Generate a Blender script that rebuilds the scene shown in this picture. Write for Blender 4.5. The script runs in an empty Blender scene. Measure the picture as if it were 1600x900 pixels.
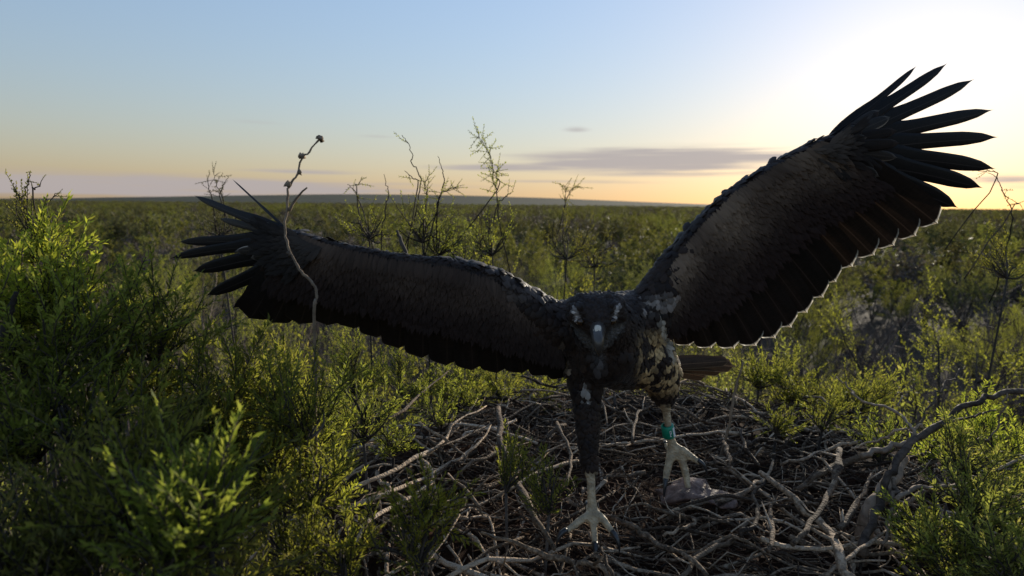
import bpy, math, random
import numpy as np
from mathutils import Vector, Matrix, Quaternion, noise as mnoise
R = math.radians
scene = bpy.context.scene
COL = scene.collection
# ------------------------------------------------------------------ camera
W0, H0, FPX = 1600.0, 900.0, 953.0
ZC = 3.6
cam_d = bpy.data.cameras.new('camera')
cam = bpy.data.objects.new('camera', cam_d); COL.objects.link(cam)
cam_d.sensor_width = 36.0
cam_d.lens = FPX / W0 * 36.0
cam_d.clip_start = 0.02; cam_d.clip_end = 20000
PITCH, ROLL = 7.6, 0.53
cam.matrix_world = (Matrix.Translation((0, 0, ZC)) @ Matrix.Rotation(R(90 - PITCH), 4, 'X') @ Matrix.Rotation(R(ROLL), 4, 'Z'))
cam_d.dof.use_dof = True
cam_d.dof.focus_distance = 1.22
cam_d.dof.aperture_fstop = 4.8
scene.camera = cam
CM = cam.matrix_world.copy()
CR = CM.to_3x3()
def ray(px, py):
    return CR @ Vector(((px - W0/2)/FPX, (H0/2 - py)/FPX, -1.0))
def P(px, py, d):                      # photograph position + depth along the view -> place in the world
    return CM.translation + ray(px, py) * d
def onz(px, py, z):                    # where the line of sight meets height z
    r = ray(px, py)
    return CM.translation + r * ((z - ZC) / r.z)
# ------------------------------------------------------------------ sky and sun
SUN_AZ, SUN_EL = R(33.0), R(10.0)       # azimuth from +Y towards +X
world = bpy.data.worlds.new('World'); scene.world = world
world.use_nodes = True
wn = world.node_tree; wn.nodes.clear()
def wnode(t, **kw):
    n = wn.nodes.new(t)
    for k, v in kw.items(): setattr(n, k, v)
    return n
def wmath(op, a, b=None, c=None):
    n = wnode('ShaderNodeMath', operation=op)
    for i, v in enumerate((a, b, c)):
        if v is None: continue
        if isinstance(v, (int, float)): n.inputs[i].default_value = v
        else: wn.links.new(v, n.inputs[i])
    return n.outputs[0]
sky = wnode('ShaderNodeTexSky'); sky.sky_type = 'NISHITA'
sky.sun_disc = False
sky.sun_elevation = SUN_EL; sky.sun_rotation = SUN_AZ
sky.altitude = 50; sky.air_density = 2.0; sky.dust_density = 0.55; sky.ozone_density = 5.0
tc = wnode('ShaderNodeTexCoord')
sep = wnode('ShaderNodeSeparateXYZ'); wn.links.new(tc.outputs['Generated'], sep.inputs[0])
X, Y, Z = sep.outputs
az = wmath('ARCTAN2', X, Y)
el = wmath('ARCSINE', Z)
cmb = wnode('ShaderNodeCombineXYZ')
wn.links.new(wmath('MULTIPLY', az, 4.0), cmb.inputs[0]); wn.links.new(wmath('MULTIPLY', el, 115.0), cmb.inputs[1])
nz = wnode('ShaderNodeTexNoise'); nz.inputs['Scale'].default_value = 1.0; nz.inputs['Detail'].default_value = 6.0; nz.inputs['Roughness'].default_value = 0.55
wn.links.new(cmb.outputs[0], nz.inputs['Vector'])
def sky_dir(px, py):
    r = ray(px, py).normalized()
    return math.atan2(r.x, r.y), math.asin(r.z)
tot = None
CLOUDS = [  # px, py, half-width px, half-height px, weight
    (1045, 251, 225, 19, 1.35), (985, 237, 95, 9, 1.0), (1120, 244, 90, 9, 1.1), (800, 262, 130, 6, 1.0), (1080, 270, 230, 6, .8), (900, 284, 180, 4, .6), (180, 290, 470, 18, 1.15), (470, 268, 110, 5, .7), (400, 190, 60, 7, .3), (250, 181, 40, 4, .3),
    (900, 202, 26, 6, .55), (590, 214, 40, 5, .45), (1575, 285, 60, 14, .75), (-300, 285, 300, 16, .8), (1900, 280, 200, 16, .8)]
for (px, py, sx, sy, w) in CLOUDS:
    a0, e0 = sky_dir(px, py)
    sa, se = sx/FPX, sy/FPX
    da = wmath('DIVIDE', wmath('SUBTRACT', az, a0), sa); de = wmath('DIVIDE', wmath('SUBTRACT', el, e0), se)
    q = wmath('ADD', wmath('MULTIPLY', da, da), wmath('MULTIPLY', de, de))
    g = wmath('MULTIPLY', wmath('EXPONENT', wmath('MULTIPLY', q, -1.0)), w)
    tot = g if tot is None else wmath('MAXIMUM', tot, g)
dens = wmath('MULTIPLY', tot, wmath('ADD', wmath('MULTIPLY', nz.outputs[0], 2.6), -0.35))
mr = wnode('ShaderNodeMapRange'); mr.interpolation_type = 'SMOOTHSTEP'
mr.inputs['From Min'].default_value = 0.18; mr.inputs['From Max'].default_value = 0.95
mr.inputs['To Min'].default_value = 0.0; mr.inputs['To Max'].default_value = 0.88
wn.links.new(dens, mr.inputs['Value'])
mixc = wnode('ShaderNodeMix', data_type='RGBA')
wn.links.new(mr.outputs[0], mixc.inputs['Factor'])
SKY_STR = 0.1
gam = wnode('ShaderNodeGamma'); gam.inputs[1].default_value = 0.6      # the camera's soft tone curve on the bright sky
wn.links.new(sky.outputs[0], gam.inputs[0])
gain = wnode('ShaderNodeVectorMath', operation='MULTIPLY'); gain.inputs[1].default_value = (2.67, 2.71, 3.40)
wn.links.new(gam.outputs[0], gain.inputs[0])
wn.links.new(gain.outputs[0], mixc.inputs['A'])
mixc.inputs['B'].default_value = (0.375/SKY_STR, 0.34/SKY_STR, 0.345/SKY_STR, 1)
bg = wnode('ShaderNodeBackground'); bg.inputs['Strength'].default_value = SKY_STR
wn.links.new(mixc.outputs['Result'], bg.inputs['Color'])
wo = wnode('ShaderNodeOutputWorld'); wn.links.new(bg.outputs[0], wo.inputs[0])
sun_d = bpy.data.lights.new('sun', 'SUN'); sun_d.energy = 4.4; sun_d.angle = R(0.5); sun_d.color = (1.0, 0.89, 0.72)
sun = bpy.data.objects.new('sun', sun_d); COL.objects.link(sun)
sdir = Vector((math.sin(SUN_AZ)*math.cos(SUN_EL), math.cos(SUN_AZ)*math.cos(SUN_EL), math.sin(SUN_EL)))
sun.rotation_euler = sdir.to_track_quat('Z', 'Y').to_euler()
vs = scene.view_settings
vs.view_transform = 'Standard'; vs.look = 'None'; vs.exposure = 0.25; vs.gamma = 1.0; vs.use_curve_mapping = False
scene.cycles.max_bounces = 5; scene.cycles.diffuse_bounces = 3; scene.cycles.glossy_bounces = 2; scene.cycles.transmission_bounces = 3
scene.cycles.use_denoising = True
# ------------------------------------------------------------------ helpers
rng = np.random.default_rng(7)
random.seed(7)
class MB:
    def __init__(self): self.v = []; self.f4 = []; self.f3 = []; self.n = 0; self.c = []; self.m3 = []; self.m4 = []
    def add(self, v, quads=None, tris=None, col=None, mi=0):
        v = np.asarray(v, float).reshape(-1, 3)
        if quads is not None and len(quads):
            q = np.asarray(quads, int).reshape(-1, 4) + self.n; self.f4.append(q); self.m4.append(np.full(len(q), mi))
        if tris is not None and len(tris):
            t = np.asarray(tris, int).reshape(-1, 3) + self.n; self.f3.append(t); self.m3.append(np.full(len(t), mi))
        self.v.append(v); self.n += len(v)
        if col is not None:
            c = np.asarray(col, float)
            self.c.append(np.broadcast_to(c, (len(v), 3)) if c.ndim == 1 else c)
    def mesh(self, name, smooth=True):
        me = bpy.data.meshes.new(name)
        V = np.concatenate(self.v) if self.v else np.zeros((0, 3))
        q = np.concatenate(self.f4) if self.f4 else np.zeros((0, 4), int)
        t = np.concatenate(self.f3) if self.f3 else np.zeros((0, 3), int)
        me.vertices.add(len(V)); me.vertices.foreach_set('co', V.astype(np.float32).ravel())
        nl = q.size + t.size
        me.loops.add(nl); me.loops.foreach_set('vertex_index', np.concatenate([q.ravel(), t.ravel()]).astype(np.int32))
        me.polygons.add(len(q) + len(t))
        st = np.concatenate([np.arange(len(q))*4, q.size + np.arange(len(t))*3]).astype(np.int32)
        me.polygons.foreach_set('loop_start', st)
        mi = np.concatenate([np.concatenate(self.m4) if self.m4 else np.zeros(0), np.concatenate(self.m3) if self.m3 else np.zeros(0)]).astype(np.int32)
        me.polygons.foreach_set('material_index', mi)
        me.polygons.foreach_set('use_smooth', np.full(len(q) + len(t), smooth))
        me.update(calc_edges=True); me.validate()
        if self.c:
            c = np.concatenate(self.c)
            a = me.color_attributes.new('col', 'FLOAT_COLOR', 'POINT')
            a.data.foreach_set('color', np.concatenate([c, np.ones((len(c), 1))], 1).astype(np.float32).ravel())
        return me
def obj(name, me, mats=None, parent=None):
    if isinstance(me, MB): me = me.mesh(name)
    o = bpy.data.objects.new(name, me); COL.objects.link(o)
    if mats is not None and me is not None and not me.materials:
        for m in (mats if isinstance(mats, (list, tuple)) else [mats]): me.materials.append(m)
    if parent is not None: o.parent = parent
    return o
def thing(name, label, cat, loc=(0, 0, 0), group=None):
    o = bpy.data.objects.new(name, None); COL.objects.link(o); o.location = loc
    o.empty_display_size = 0.1
    return tag(o, label, cat, group)
def tag(o, label=None, cat=None, group=None, kind=None):
    for k, v in (('label', label), ('category', cat), ('group', group), ('kind', kind)):
        if v: o[k] = v
    return o
def frames(pts):
    pts = np.asarray(pts, float); n = len(pts)
    T = np.gradient(pts, axis=0); T /= np.linalg.norm(T, axis=1, keepdims=True) + 1e-12
    a = np.array([0, 0, 1.]) if abs(T[0][2]) < .9 else np.array([1., 0, 0])
    U = np.zeros_like(T); u = np.cross(T[0], a); u /= np.linalg.norm(u)
    for i in range(n):
        u = u - T[i]*np.dot(u, T[i]); u /= np.linalg.norm(u) + 1e-12; U[i] = u
    return T, U, np.cross(T, U)
def tube(mb, pts, rad, sides=6, col=None, mi=0, cap=True, flat=1.0, lump=0.0):
    pts = np.asarray([tuple(p) for p in pts], float); n = len(pts)
    rad = np.broadcast_to(np.asarray(rad, float), (n,))
    T, U, B = frames(pts)
    a = np.arange(sides)*2*np.pi/sides
    rr = rad[:, None]*np.ones(sides)[None]
    if lump: rr = rr*(1 + lump*rng.normal(0, 1, rr.shape))
    V = pts[:, None] + rr[..., None]*(np.cos(a)[None, :, None]*U[:, None] + flat*np.sin(a)[None, :, None]*B[:, None])
    i = np.arange(n-1)[:, None]*sides; j = np.arange(sides)[None]; k = (j+1) % sides
    q = np.stack([i+j, i+k, i+sides+k, i+sides+j], -1).reshape(-1, 4)
    V = V.reshape(-1, 3); t = None
    if cap:
        V = np.concatenate([V, pts[:1], pts[-1:]])
        j = np.arange(sides); k = (j+1) % sides
        t = np.concatenate([np.stack([np.full(sides, n*sides), k, j], 1), np.stack([np.full(sides, n*sides+1), (n-1)*sides+j, (n-1)*sides+k], 1)])
    mb.add(V, q, t, col, mi)
def smooth_path(pts, k=4, jitter=0.0, seed=None):
    """Catmull-Rom through the points"""
    p = np.asarray([tuple(x) for x in pts], float)
    p = np.concatenate([2*p[:1]-p[1:2], p, 2*p[-1:]-p[-2:-1]])
    out = []
    for i in range(1, len(p)-2):
        for t in np.arange(k)/k:
            a, b, c, d = p[i-1], p[i], p[i+1], p[i+2]
            out.append(.5*((2*b)+(c-a)*t+(2*a-5*b+4*c-d)*t*t+(3*b-a-3*c+d)*t**3))
    out.append(p[-2]); out = np.array(out)
    if jitter: out[1:-1] += rng.normal(0, jitter, out[1:-1].shape)
    return out
def lerp_list(vals, n):
    return np.interp(np.linspace(0, 1, n), np.linspace(0, 1, len(vals)), vals)
# ------------------------------------------------------------------ materials
def newmat(name):
    m = bpy.data.materials.new(name); m.use_nodes = True
    nt = m.node_tree; nt.nodes.clear()
    out = nt.nodes.new('ShaderNodeOutputMaterial')
    return m, nt, out
def nd(nt, t, inputs=None, **kw):
    n = nt.nodes.new(t)
    for k, v in kw.items(): setattr(n, k, v)
    for k, v in (inputs or {}).items():
        if isinstance(v, bpy.types.NodeSocket): nt.links.new(v, n.inputs[k])
        else: n.inputs[k].default_value = v
    return n
def ramp(nt, fac, stops):
    r = nt.nodes.new('ShaderNodeValToRGB'); nt.links.new(fac, r.inputs[0])
    el = r.color_ramp.elements
    while len(el) < len(stops): el.new(0.5)
    for e, (p, c) in zip(el, stops): e.position = p; e.color = (*c, 1)
    return r.outputs[0]
def leaf_mat(name, stops, trans=0.5, tcol=2.1, rough=0.6, objvar=0.4):
    m, nt, out = newmat(name)
    g = nd(nt, 'ShaderNodeNewGeometry'); oi = nd(nt, 'ShaderNodeObjectInfo')
    c = ramp(nt, g.outputs['Random Per Island'], stops)
    tcn = nd(nt, 'ShaderNodeTexCoord')
    nz = nd(nt, 'ShaderNodeTexNoise', {'Vector': tcn.outputs['Object'], 'Scale': 2.2, 'Detail': 2.0})
    v1 = nd(nt, 'ShaderNodeMath', {0: oi.outputs['Random'], 1: objvar*1.2}, operation='MULTIPLY')
    v2 = nd(nt, 'ShaderNodeMath', {0: nz.outputs[0], 1: 0.9, 2: 0.55 - objvar*.6}, operation='MULTIPLY_ADD')
    v = nd(nt, 'ShaderNodeMath', {0: v1.outputs[0], 1: v2.outputs[0]}, operation='ADD')
    h = nd(nt, 'ShaderNodeMath', {0: oi.outputs['Random'], 1: 0.03, 2: 0.485}, operation='MULTIPLY_ADD')
    hs = nd(nt, 'ShaderNodeHueSaturation', {'Hue': h.outputs[0], 'Saturation': 1.0, 'Value': v.outputs[0], 'Color': c})
    b = nd(nt, 'ShaderNodeBsdfPrincipled', {'Base Color': hs.outputs[0], 'Roughness': rough, 'Specular IOR Level': 0.18})
    tm = nd(nt, 'ShaderNodeVectorMath', {0: hs.outputs[0], 1: (tcol*.98, tcol, tcol*.58)}, operation='MULTIPLY')
    t = nd(nt, 'ShaderNodeBsdfTranslucent', {'Color': tm.outputs[0]})
    mx = nd(nt, 'ShaderNodeMixShader', {0: trans, 1: b.outputs[0], 2: t.outputs[0]})
    nt.links.new(mx.outputs[0], out.inputs[0]); return m
def bark_mat(name, stops, scale=60, rough=0.85, bump=0.4):
    m, nt, out = newmat(name)
    g = nd(nt, 'ShaderNodeNewGeometry'); oi = nd(nt, 'ShaderNodeObjectInfo')
    tcn = nd(nt, 'ShaderNodeTexCoord')
    nz = nd(nt, 'ShaderNodeTexNoise', {'Vector': tcn.outputs['Object'], 'Scale': scale, 'Detail': 5.0, 'Roughness': 0.65})
    nz2 = nd(nt, 'ShaderNodeTexNoise', {'Vector': tcn.outputs['Object'], 'Scale': scale*.12, 'Detail': 2.0})
    a = nd(nt, 'ShaderNodeMath', {0: oi.outputs['Random'], 1: g.outputs['Random Per Island']}, operation='ADD')
    fr = nd(nt, 'ShaderNodeMath', {0: a.outputs[0]}, operation='FRACT')
    b1 = nd(nt, 'ShaderNodeMath', {0: fr.outputs[0], 1: 0.5, 2: -0.25}, operation='MULTIPLY_ADD')
    b2 = nd(nt, 'ShaderNodeMath', {0: nz.outputs[0], 1: 0.7, 2: b1.outputs[0]}, operation='MULTIPLY_ADD')
    b3 = nd(nt, 'ShaderNodeMath', {0: nz2.outputs[0], 1: 0.45, 2: b2.outputs[0]}, operation='MULTIPLY_ADD')
    c = ramp(nt, b3.outputs[0], stops)
    nz3 = nd(nt, 'ShaderNodeTexVoronoi', {'Vector': tcn.outputs['Object'], 'Scale': scale*1.6})
    hh = nd(nt, 'ShaderNodeMath', {0: nz3.outputs['Distance'], 1: .6, 2: nz.outputs[0]}, operation='MULTIPLY_ADD')
    bp = nd(nt, 'ShaderNodeBump', {'Strength': bump, 'Distance': 0.006, 'Height': hh.outputs[0]})
    b = nd(nt, 'ShaderNodeBsdfPrincipled', {'Base Color': c, 'Roughness': rough, 'Specular IOR Level': 0.25, 'Normal': bp.outputs[0]})
    nt.links.new(b.outputs[0], out.inputs[0]); return m
M = {}
M['leaf'] = leaf_mat('leaf_olive', [(0, (0.067, 0.068, 0.018)), (.4, (0.130, 0.131, 0.034)), (.8, (0.182, 0.179, 0.050)), (1, (0.227, 0.188, 0.074))])
M['leaf_bright'] = leaf_mat('leaf_yellow_green', [(0, (0.110, 0.108, 0.020)), (.5, (0.182, 0.183, 0.034)), (.9, (0.233, 0.226, 0.050)), (1, (0.260, 0.217, 0.074))], trans=.5)
M['leaf_grey'] = leaf_mat('leaf_grey_green', [(0, (0.053, 0.050, 0.029)), (.6, (0.100, 0.092, 0.054)), (1, (0.142, 0.123, 0.078))], trans=.35)
M['twig_grey'] = bark_mat('twig_grey', [(.25, (.05, .036, .026)), (.55, (.15, .110, .075)), (.9, (.32, .24, .165))])
M['twig_dark'] = bark_mat('twig_dark', [(.25, (.018, .014, .011)), (.6, (.05, .04, .032)), (.95, (.11, .09, .075))])
M['twig_purple'] = bark_mat('twig_purple_grey', [(.2, (.034, .025, .022)), (.6, (.090, .066, .054)), (1, (.17, .128, .10))])
M['leaf_frond'] = leaf_mat('leaf_frond', [(0, (0.122, 0.132, 0.020)), (.5, (0.200, 0.213, 0.033)), (1, (0.283, 0.263, 0.055))], trans=.62, tcol=2.0, objvar=.2)
M['leaf_frond_olive'] = leaf_mat('leaf_frond_olive', [(0, (0.085, 0.096, 0.020)), (.5, (0.149, 0.167, 0.034)), (1, (0.214, 0.209, 0.055))], trans=.6, tcol=2.0, objvar=.2)
M['leaf_far'] = leaf_mat('leaf_far_olive', [(0, (0.048, 0.047, 0.022)), (.5, (0.090, 0.086, 0.040)), (1, (0.138, 0.123, 0.055))], trans=.35, tcol=1.6)
M['leaf_far_green'] = leaf_mat('leaf_far_green', [(0, (0.078, 0.078, 0.022)), (.5, (0.138, 0.137, 0.037)), (1, (0.180, 0.168, 0.050))], trans=.4, tcol=1.7)
M['leaf_far_grey'] = leaf_mat('leaf_far_grey', [(0, (0.054, 0.043, 0.037)), (.5, (0.094, 0.074, 0.064)), (1, (0.144, 0.112, 0.097))], trans=.2, tcol=1.3)
# ------------------------------------------------------------------ ground
def horizon_bulge(azr):                 # the far plain swells gently left of centre
    d = math.degrees(azr)
    return 0.0185*math.exp(-((d+9)/27.0)**2)
def ground_z(x, y):
    r = math.hypot(x, y)
    t = min(max((r-500)/3000, 0), 1); t = t*t*(3-2*t)
    z = t*(r*horizon_bulge(math.atan2(x, y)))
    z += t*2.5*mnoise.noise(Vector((x/420, y/420, 3.1)))
    z += .12*mnoise.noise(Vector((x/5.0, y/5.0, 1.7)))*(1-min(r/300, 1))
    return z
mb = MB()
radii = np.concatenate([[0.0], np.geomspace(0.6, 9000, 70)]); NA = 160
gv = [(0, 0, 0)]
for r in radii[1:]:
    for k in range(NA):
        a = 2*math.pi*k/NA; x, y = r*math.sin(a), r*math.cos(a)
        gv.append((x, y, ground_z(x, y) - (0 if r < 4200 else (r-4200)*0.02)))
gt = [(0, 1+(k+1) % NA, 1+k) for k in range(NA)]
gq = []
for i in range(len(radii)-2):
    for k in range(NA):
        a, b = 1+i*NA+k, 1+i*NA+(k+1) % NA
        gq.append((a, b, b+NA, a+NA))
mb.add(gv, gq, gt)
m, nt, out = newmat('scrub_soil')
tcn = nd(nt, 'ShaderNodeTexCoord')
n1 = nd(nt, 'ShaderNodeTexNoise', {'Vector': tcn.outputs['Object'], 'Scale': 0.012, 'Detail': 8.0, 'Roughness': .7})
n2 = nd(nt, 'ShaderNodeTexNoise', {'Vector': tcn.outputs['Object'], 'Scale': 1.6, 'Detail': 6.0, 'Roughness': .65})
c1 = ramp(nt, n1.outputs[0], [(.3, (.045, .036, .032)), (.48, (.062, .058, .036)), (.62, (.07, .075, .036)), (.75, (.085, .068, .058))])
c2 = ramp(nt, n2.outputs[0], [(.25, (.02, .016, .011)), (.6, (.06, .045, .03)), (.85, (.10, .075, .05))])
ln = nd(nt, 'ShaderNodeVectorMath', {0: tcn.outputs['Object']}, operation='LENGTH')
fm = nd(nt, 'ShaderNodeMapRange', {'Value': ln.outputs['Value'], 'From Min': 60.0, 'From Max': 500.0})
cm = nd(nt, 'ShaderNodeMix', {'Factor': fm.outputs[0], 'A': c2, 'B': c1}, data_type='RGBA')
cm.inputs['A'].default_value = (0, 0, 0, 1); nt.links.new(c2, cm.inputs[6]); nt.links.new(c1, cm.inputs[7])
bp = nd(nt, 'ShaderNodeBump', {'Strength': .6, 'Distance': .05, 'Height': n2.outputs[0]})
b = nd(nt, 'ShaderNodeBsdfPrincipled', {'Base Color': cm.outputs[2], 'Roughness': .95, 'Specular IOR Level': .1, 'Normal': bp.outputs[0]})
nt.links.new(b.outputs[0], out.inputs[0]); M['soil'] = m
tag(obj('ground', mb, M['soil']), kind='structure')
# ------------------------------------------------------------------ foliage: sprays of small leaflets on a thin twig
def make_spray(L, n, ll, lw, spread=55, droop=0.15, seed=0, bare=.12, ranks=0):
    r = np.random.default_rng(seed)
    t = np.linspace(0, 1, 5)
    bend = r.normal(0, .12, 2)
    axis = np.stack([bend[0]*t*t*L, bend[1]*t*t*L - droop*t*t*L*.3, t*L*(1-.05*t)], 1)
    V, Q, TV = [], [], []
    for i in range(n):
        s = bare + (1-bare)*(i+.6)/n
        p = np.array([np.interp(s, t, axis[:, k]) for k in range(3)])
        a = i*2.4 + r.normal(0, .5) if not ranks else i*math.pi + r.normal(0, .45); sp = math.radians(spread*(1-.45*s) + r.normal(0, 12))
        d = np.array([math.cos(a)*math.sin(sp), math.sin(a)*math.sin(sp), math.cos(sp)])
        side = np.cross(d, r.normal(0, 1, 3)); side /= np.linalg.norm(side)
        l = ll*r.uniform(.6, 1.2)*(1-.35*s); w = lw*r.uniform(.7, 1.2)
        nn = np.cross(d, side)*l*.08
        V += [p, p+d*l*.5+side*w+nn, p+d*l, p+d*l*.5-side*w+nn]
        Q.append([4*i, 4*i+1, 4*i+2, 4*i+3])
    return np.array(V), np.array(Q), axis
def rot_to(dirs, r):
    """rotation matrices taking +Z to dirs with a random roll"""
    d = dirs/np.linalg.norm(dirs, axis=1, keepdims=True); n = len(d)
    h = r.normal(0, 1, (n, 3)); u = np.cross(h, d); u /= np.linalg.norm(u, axis=1, keepdims=True)
    return np.stack([u, np.cross(d, u), d], -1)
def place_sprays(leaf_mb, twig_mb, templates, pos, dirs, scale, r, tw=0.0012):
    pos = np.asarray(pos); dirs = np.asarray(dirs); scale = np.asarray(scale)
    which = r.integers(0, len(templates), len(pos))
    for k, (V, Q, axis) in enumerate(templates):
        ix = np.nonzero(which == k)[0]
        if not len(ix): continue
        Rm = rot_to(dirs[ix], r)*scale[ix][:, None, None]
        W = np.einsum('nij,vj->nvi', Rm, V) + pos[ix][:, None]
        q = Q[None] + (np.arange(len(ix))*len(V))[:, None, None]
        leaf_mb.add(W.reshape(-1, 3), q.reshape(-1, 4))
        if twig_mb is not None:
            A = np.einsum('nij,vj->nvi', Rm, axis[[0, 2, 4]]) + pos[ix][:, None]     # 3-sided twig
            a = np.arange(3)*2.094
            off = np.stack([np.cos(a), np.sin(a), 0*a], -1)
            O = np.einsum('nij,vj->nvi', Rm/scale[ix][:, None, None], off)*tw
            taper = np.array([1, .8, .35])
            VV = A[:, :, None] + O[:, None]*taper[None, :, None, None]
            base = np.array([[i*3+j, i*3+(j+1) % 3, i*3+3+(j+1) % 3, i*3+3+j] for i in range(2) for j in range(3)])
            q = base[None] + (np.arange(len(ix))*9)[:, None, None]
            twig_mb.add(VV.reshape(-1, 3), q.reshape(-1, 4))
FINE = [make_spray(.17, 20, .022, .0036, seed=s) for s in range(5)]
MID = [make_spray(.24, 16, .040, .0085, seed=20+s) for s in range(4)]
FROND = [make_spray(.20, 30, .050-.004*s, .0038, spread=52, seed=40+s, bare=.06, ranks=2 if s % 3 else 0) for s in range(6)]
FAR = [make_spray(.5, 9, .20, .06, spread=60, seed=60+s) for s in range(3)]
def shrub_meshes(seed, h, rad, stems=9, sub=5, sprays=900, tmpl=FINE, spl=1.0, r0=.016, leafless=False, low=.35):
    r = np.random.default_rng(seed)
    br, lf = MB(), MB()
    tips_p, tips_d = [], []
    for s in range(stems):
        a = s*2*math.pi/stems + r.normal(0, .35); rr = rad*math.sqrt(r.uniform(.05, 1)); hh = h*(1-.30*(rr/rad)**2)*r.uniform(.78, 1.06)
        pts = []
        for t in np.linspace(0, 1, 7):
            f = t**1.35
            pts.append([math.cos(a)*rr*f*.95 + r.normal(0, .025)*t, math.sin(a)*rr*f*.95 + r.normal(0, .025)*t, hh*(t**.85)*.92])
        pts = np.array(pts); tube(br, smooth_path(pts, 2), lerp_list([r0, r0*.75, r0*.2], 13), 5)
        for k in range(sub):
            t = r.uniform(low, .95); i = t*6; i0 = int(i); p = pts[i0] + (pts[min(i0+1, 6)]-pts[i0])*(i-i0)
            d = np.array([math.cos(a)*.5, math.sin(a)*.5, .75]) + r.normal(0, .5, 3); d /= np.linalg.norm(d)
            if d[2] < .05: d[2] = .1
            L = rad*r.uniform(.28, .6)
            sp = np.array([p + d*L*u + np.array([0, 0, .10*u*u*L]) + r.normal(0, .02, 3)*u for u in np.linspace(0, 1, 5)])
            tube(br, sp, lerp_list([r0*.42, r0*.12], 5), 4)
            for u in np.linspace(.15, 1, 9):
                q = np.array([np.interp(u, np.linspace(0, 1, 5), sp[:, c]) for c in range(3)])
                tips_p.append(q); tips_d.append(d)
                if leafless:
                    for _ in range(2):
                        dd = d + r.normal(0, .6, 3); dd /= np.linalg.norm(dd); l2 = r.uniform(.08, .24)
                        tube(br, [q, q+dd*l2*.5+r.normal(0, .01, 3), q+dd*l2], [.003, .0024, .001], 3, cap=False)
        for u in np.linspace(.5, 1, 6):
            q = np.array([np.interp(u, np.linspace(0, 1, 7), pts[:, c]) for c in range(3)]); tips_p.append(q); tips_d.append(np.array([math.cos(a)*.3, math.sin(a)*.3, 1]))
    tips_p = np.array(tips_p); tips_d = np.array(tips_d)
    if not leafless or sprays:
        ix = r.integers(0, len(tips_p), sprays)
        pos = tips_p[ix] + r.normal(0, .035*rad, (sprays, 3)); dd = tips_d[ix] + r.normal(0, .55, (sprays, 3)) + np.array([0, 0, .35])
        place_sprays(lf, br, tmpl, pos, dd, r.uniform(.6, 1.25, sprays)*spl, r)
    return br, lf
SH = {}
def proto(key, twigm, leafm, **kw):
    br, lf = shrub_meshes(**kw)
    SH[key] = (br.mesh(key+'_branches'), lf.mesh(key+'_leaves') if lf.n else None)
    SH[key][0].materials.append(M[twigm])
    if SH[key][1]: SH[key][1].materials.append(M[leafm])
proto('olive_a', 'twig_dark', 'leaf', seed=1, h=2.5, rad=1.05, stems=11, sub=6, sprays=1500)
proto('olive_b', 'twig_dark', 'leaf', seed=2, h=2.3, rad=1.2, stems=12, sub=6, sprays=1500)
proto('bright_a', 'twig_dark', 'leaf_bright', seed=3, h=2.6, rad=.95, stems=10, sub=6, sprays=1500)
proto('bright_b', 'twig_dark', 'leaf_bright', seed=4, h=2.4, rad=1.15, stems=12, sub=6, sprays=1500)
proto('grey_a', 'twig_grey', 'leaf_grey', seed=5, h=2.2, rad=1.1, stems=11, sub=7, sprays=1100)
proto('dry_a', 'twig_purple', 'leaf_grey', seed=6, h=2.15, rad=1.1, stems=12, sub=10, sprays=120, leafless=True)
proto('dry_b', 'twig_purple', 'leaf_grey', seed=16, h=2.0, rad=1.25, stems=13, sub=10, sprays=160, leafless=True)
for i, (tw, lm) in enumerate([('twig_dark', 'leaf_far'), ('twig_dark', 'leaf_far_green'), ('twig_purple', 'leaf_far_grey'), ('twig_dark', 'leaf_far')]):
    proto('far_%d' % i, tw, lm, seed=30+i, h=2.35, rad=1.25, stems=8, sub=4, sprays=170 if i != 2 else 140, tmpl=FAR, spl=.62, low=.3)
FOL = {}
def put_shrub(key, name, label, cat, x, y, s=1.0, rz=0.0, sz=1.0, group=None, parts=True):
    br, lf = SH[key]
    t = thing(name, label, cat, (x, y, ground_z(x, y)-.03), group)
    t.rotation_euler = (0, 0, rz); t.scale = (s, s, s*sz)
    obj('branches', br, None, t)
    if lf: FOL.setdefault(key, obj('foliage', lf, None, t)) if key not in FOL else obj('foliage', lf, None, t)
    return t
NESTC = onz(1060, 735, ZC-.60)
placed = []
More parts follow.
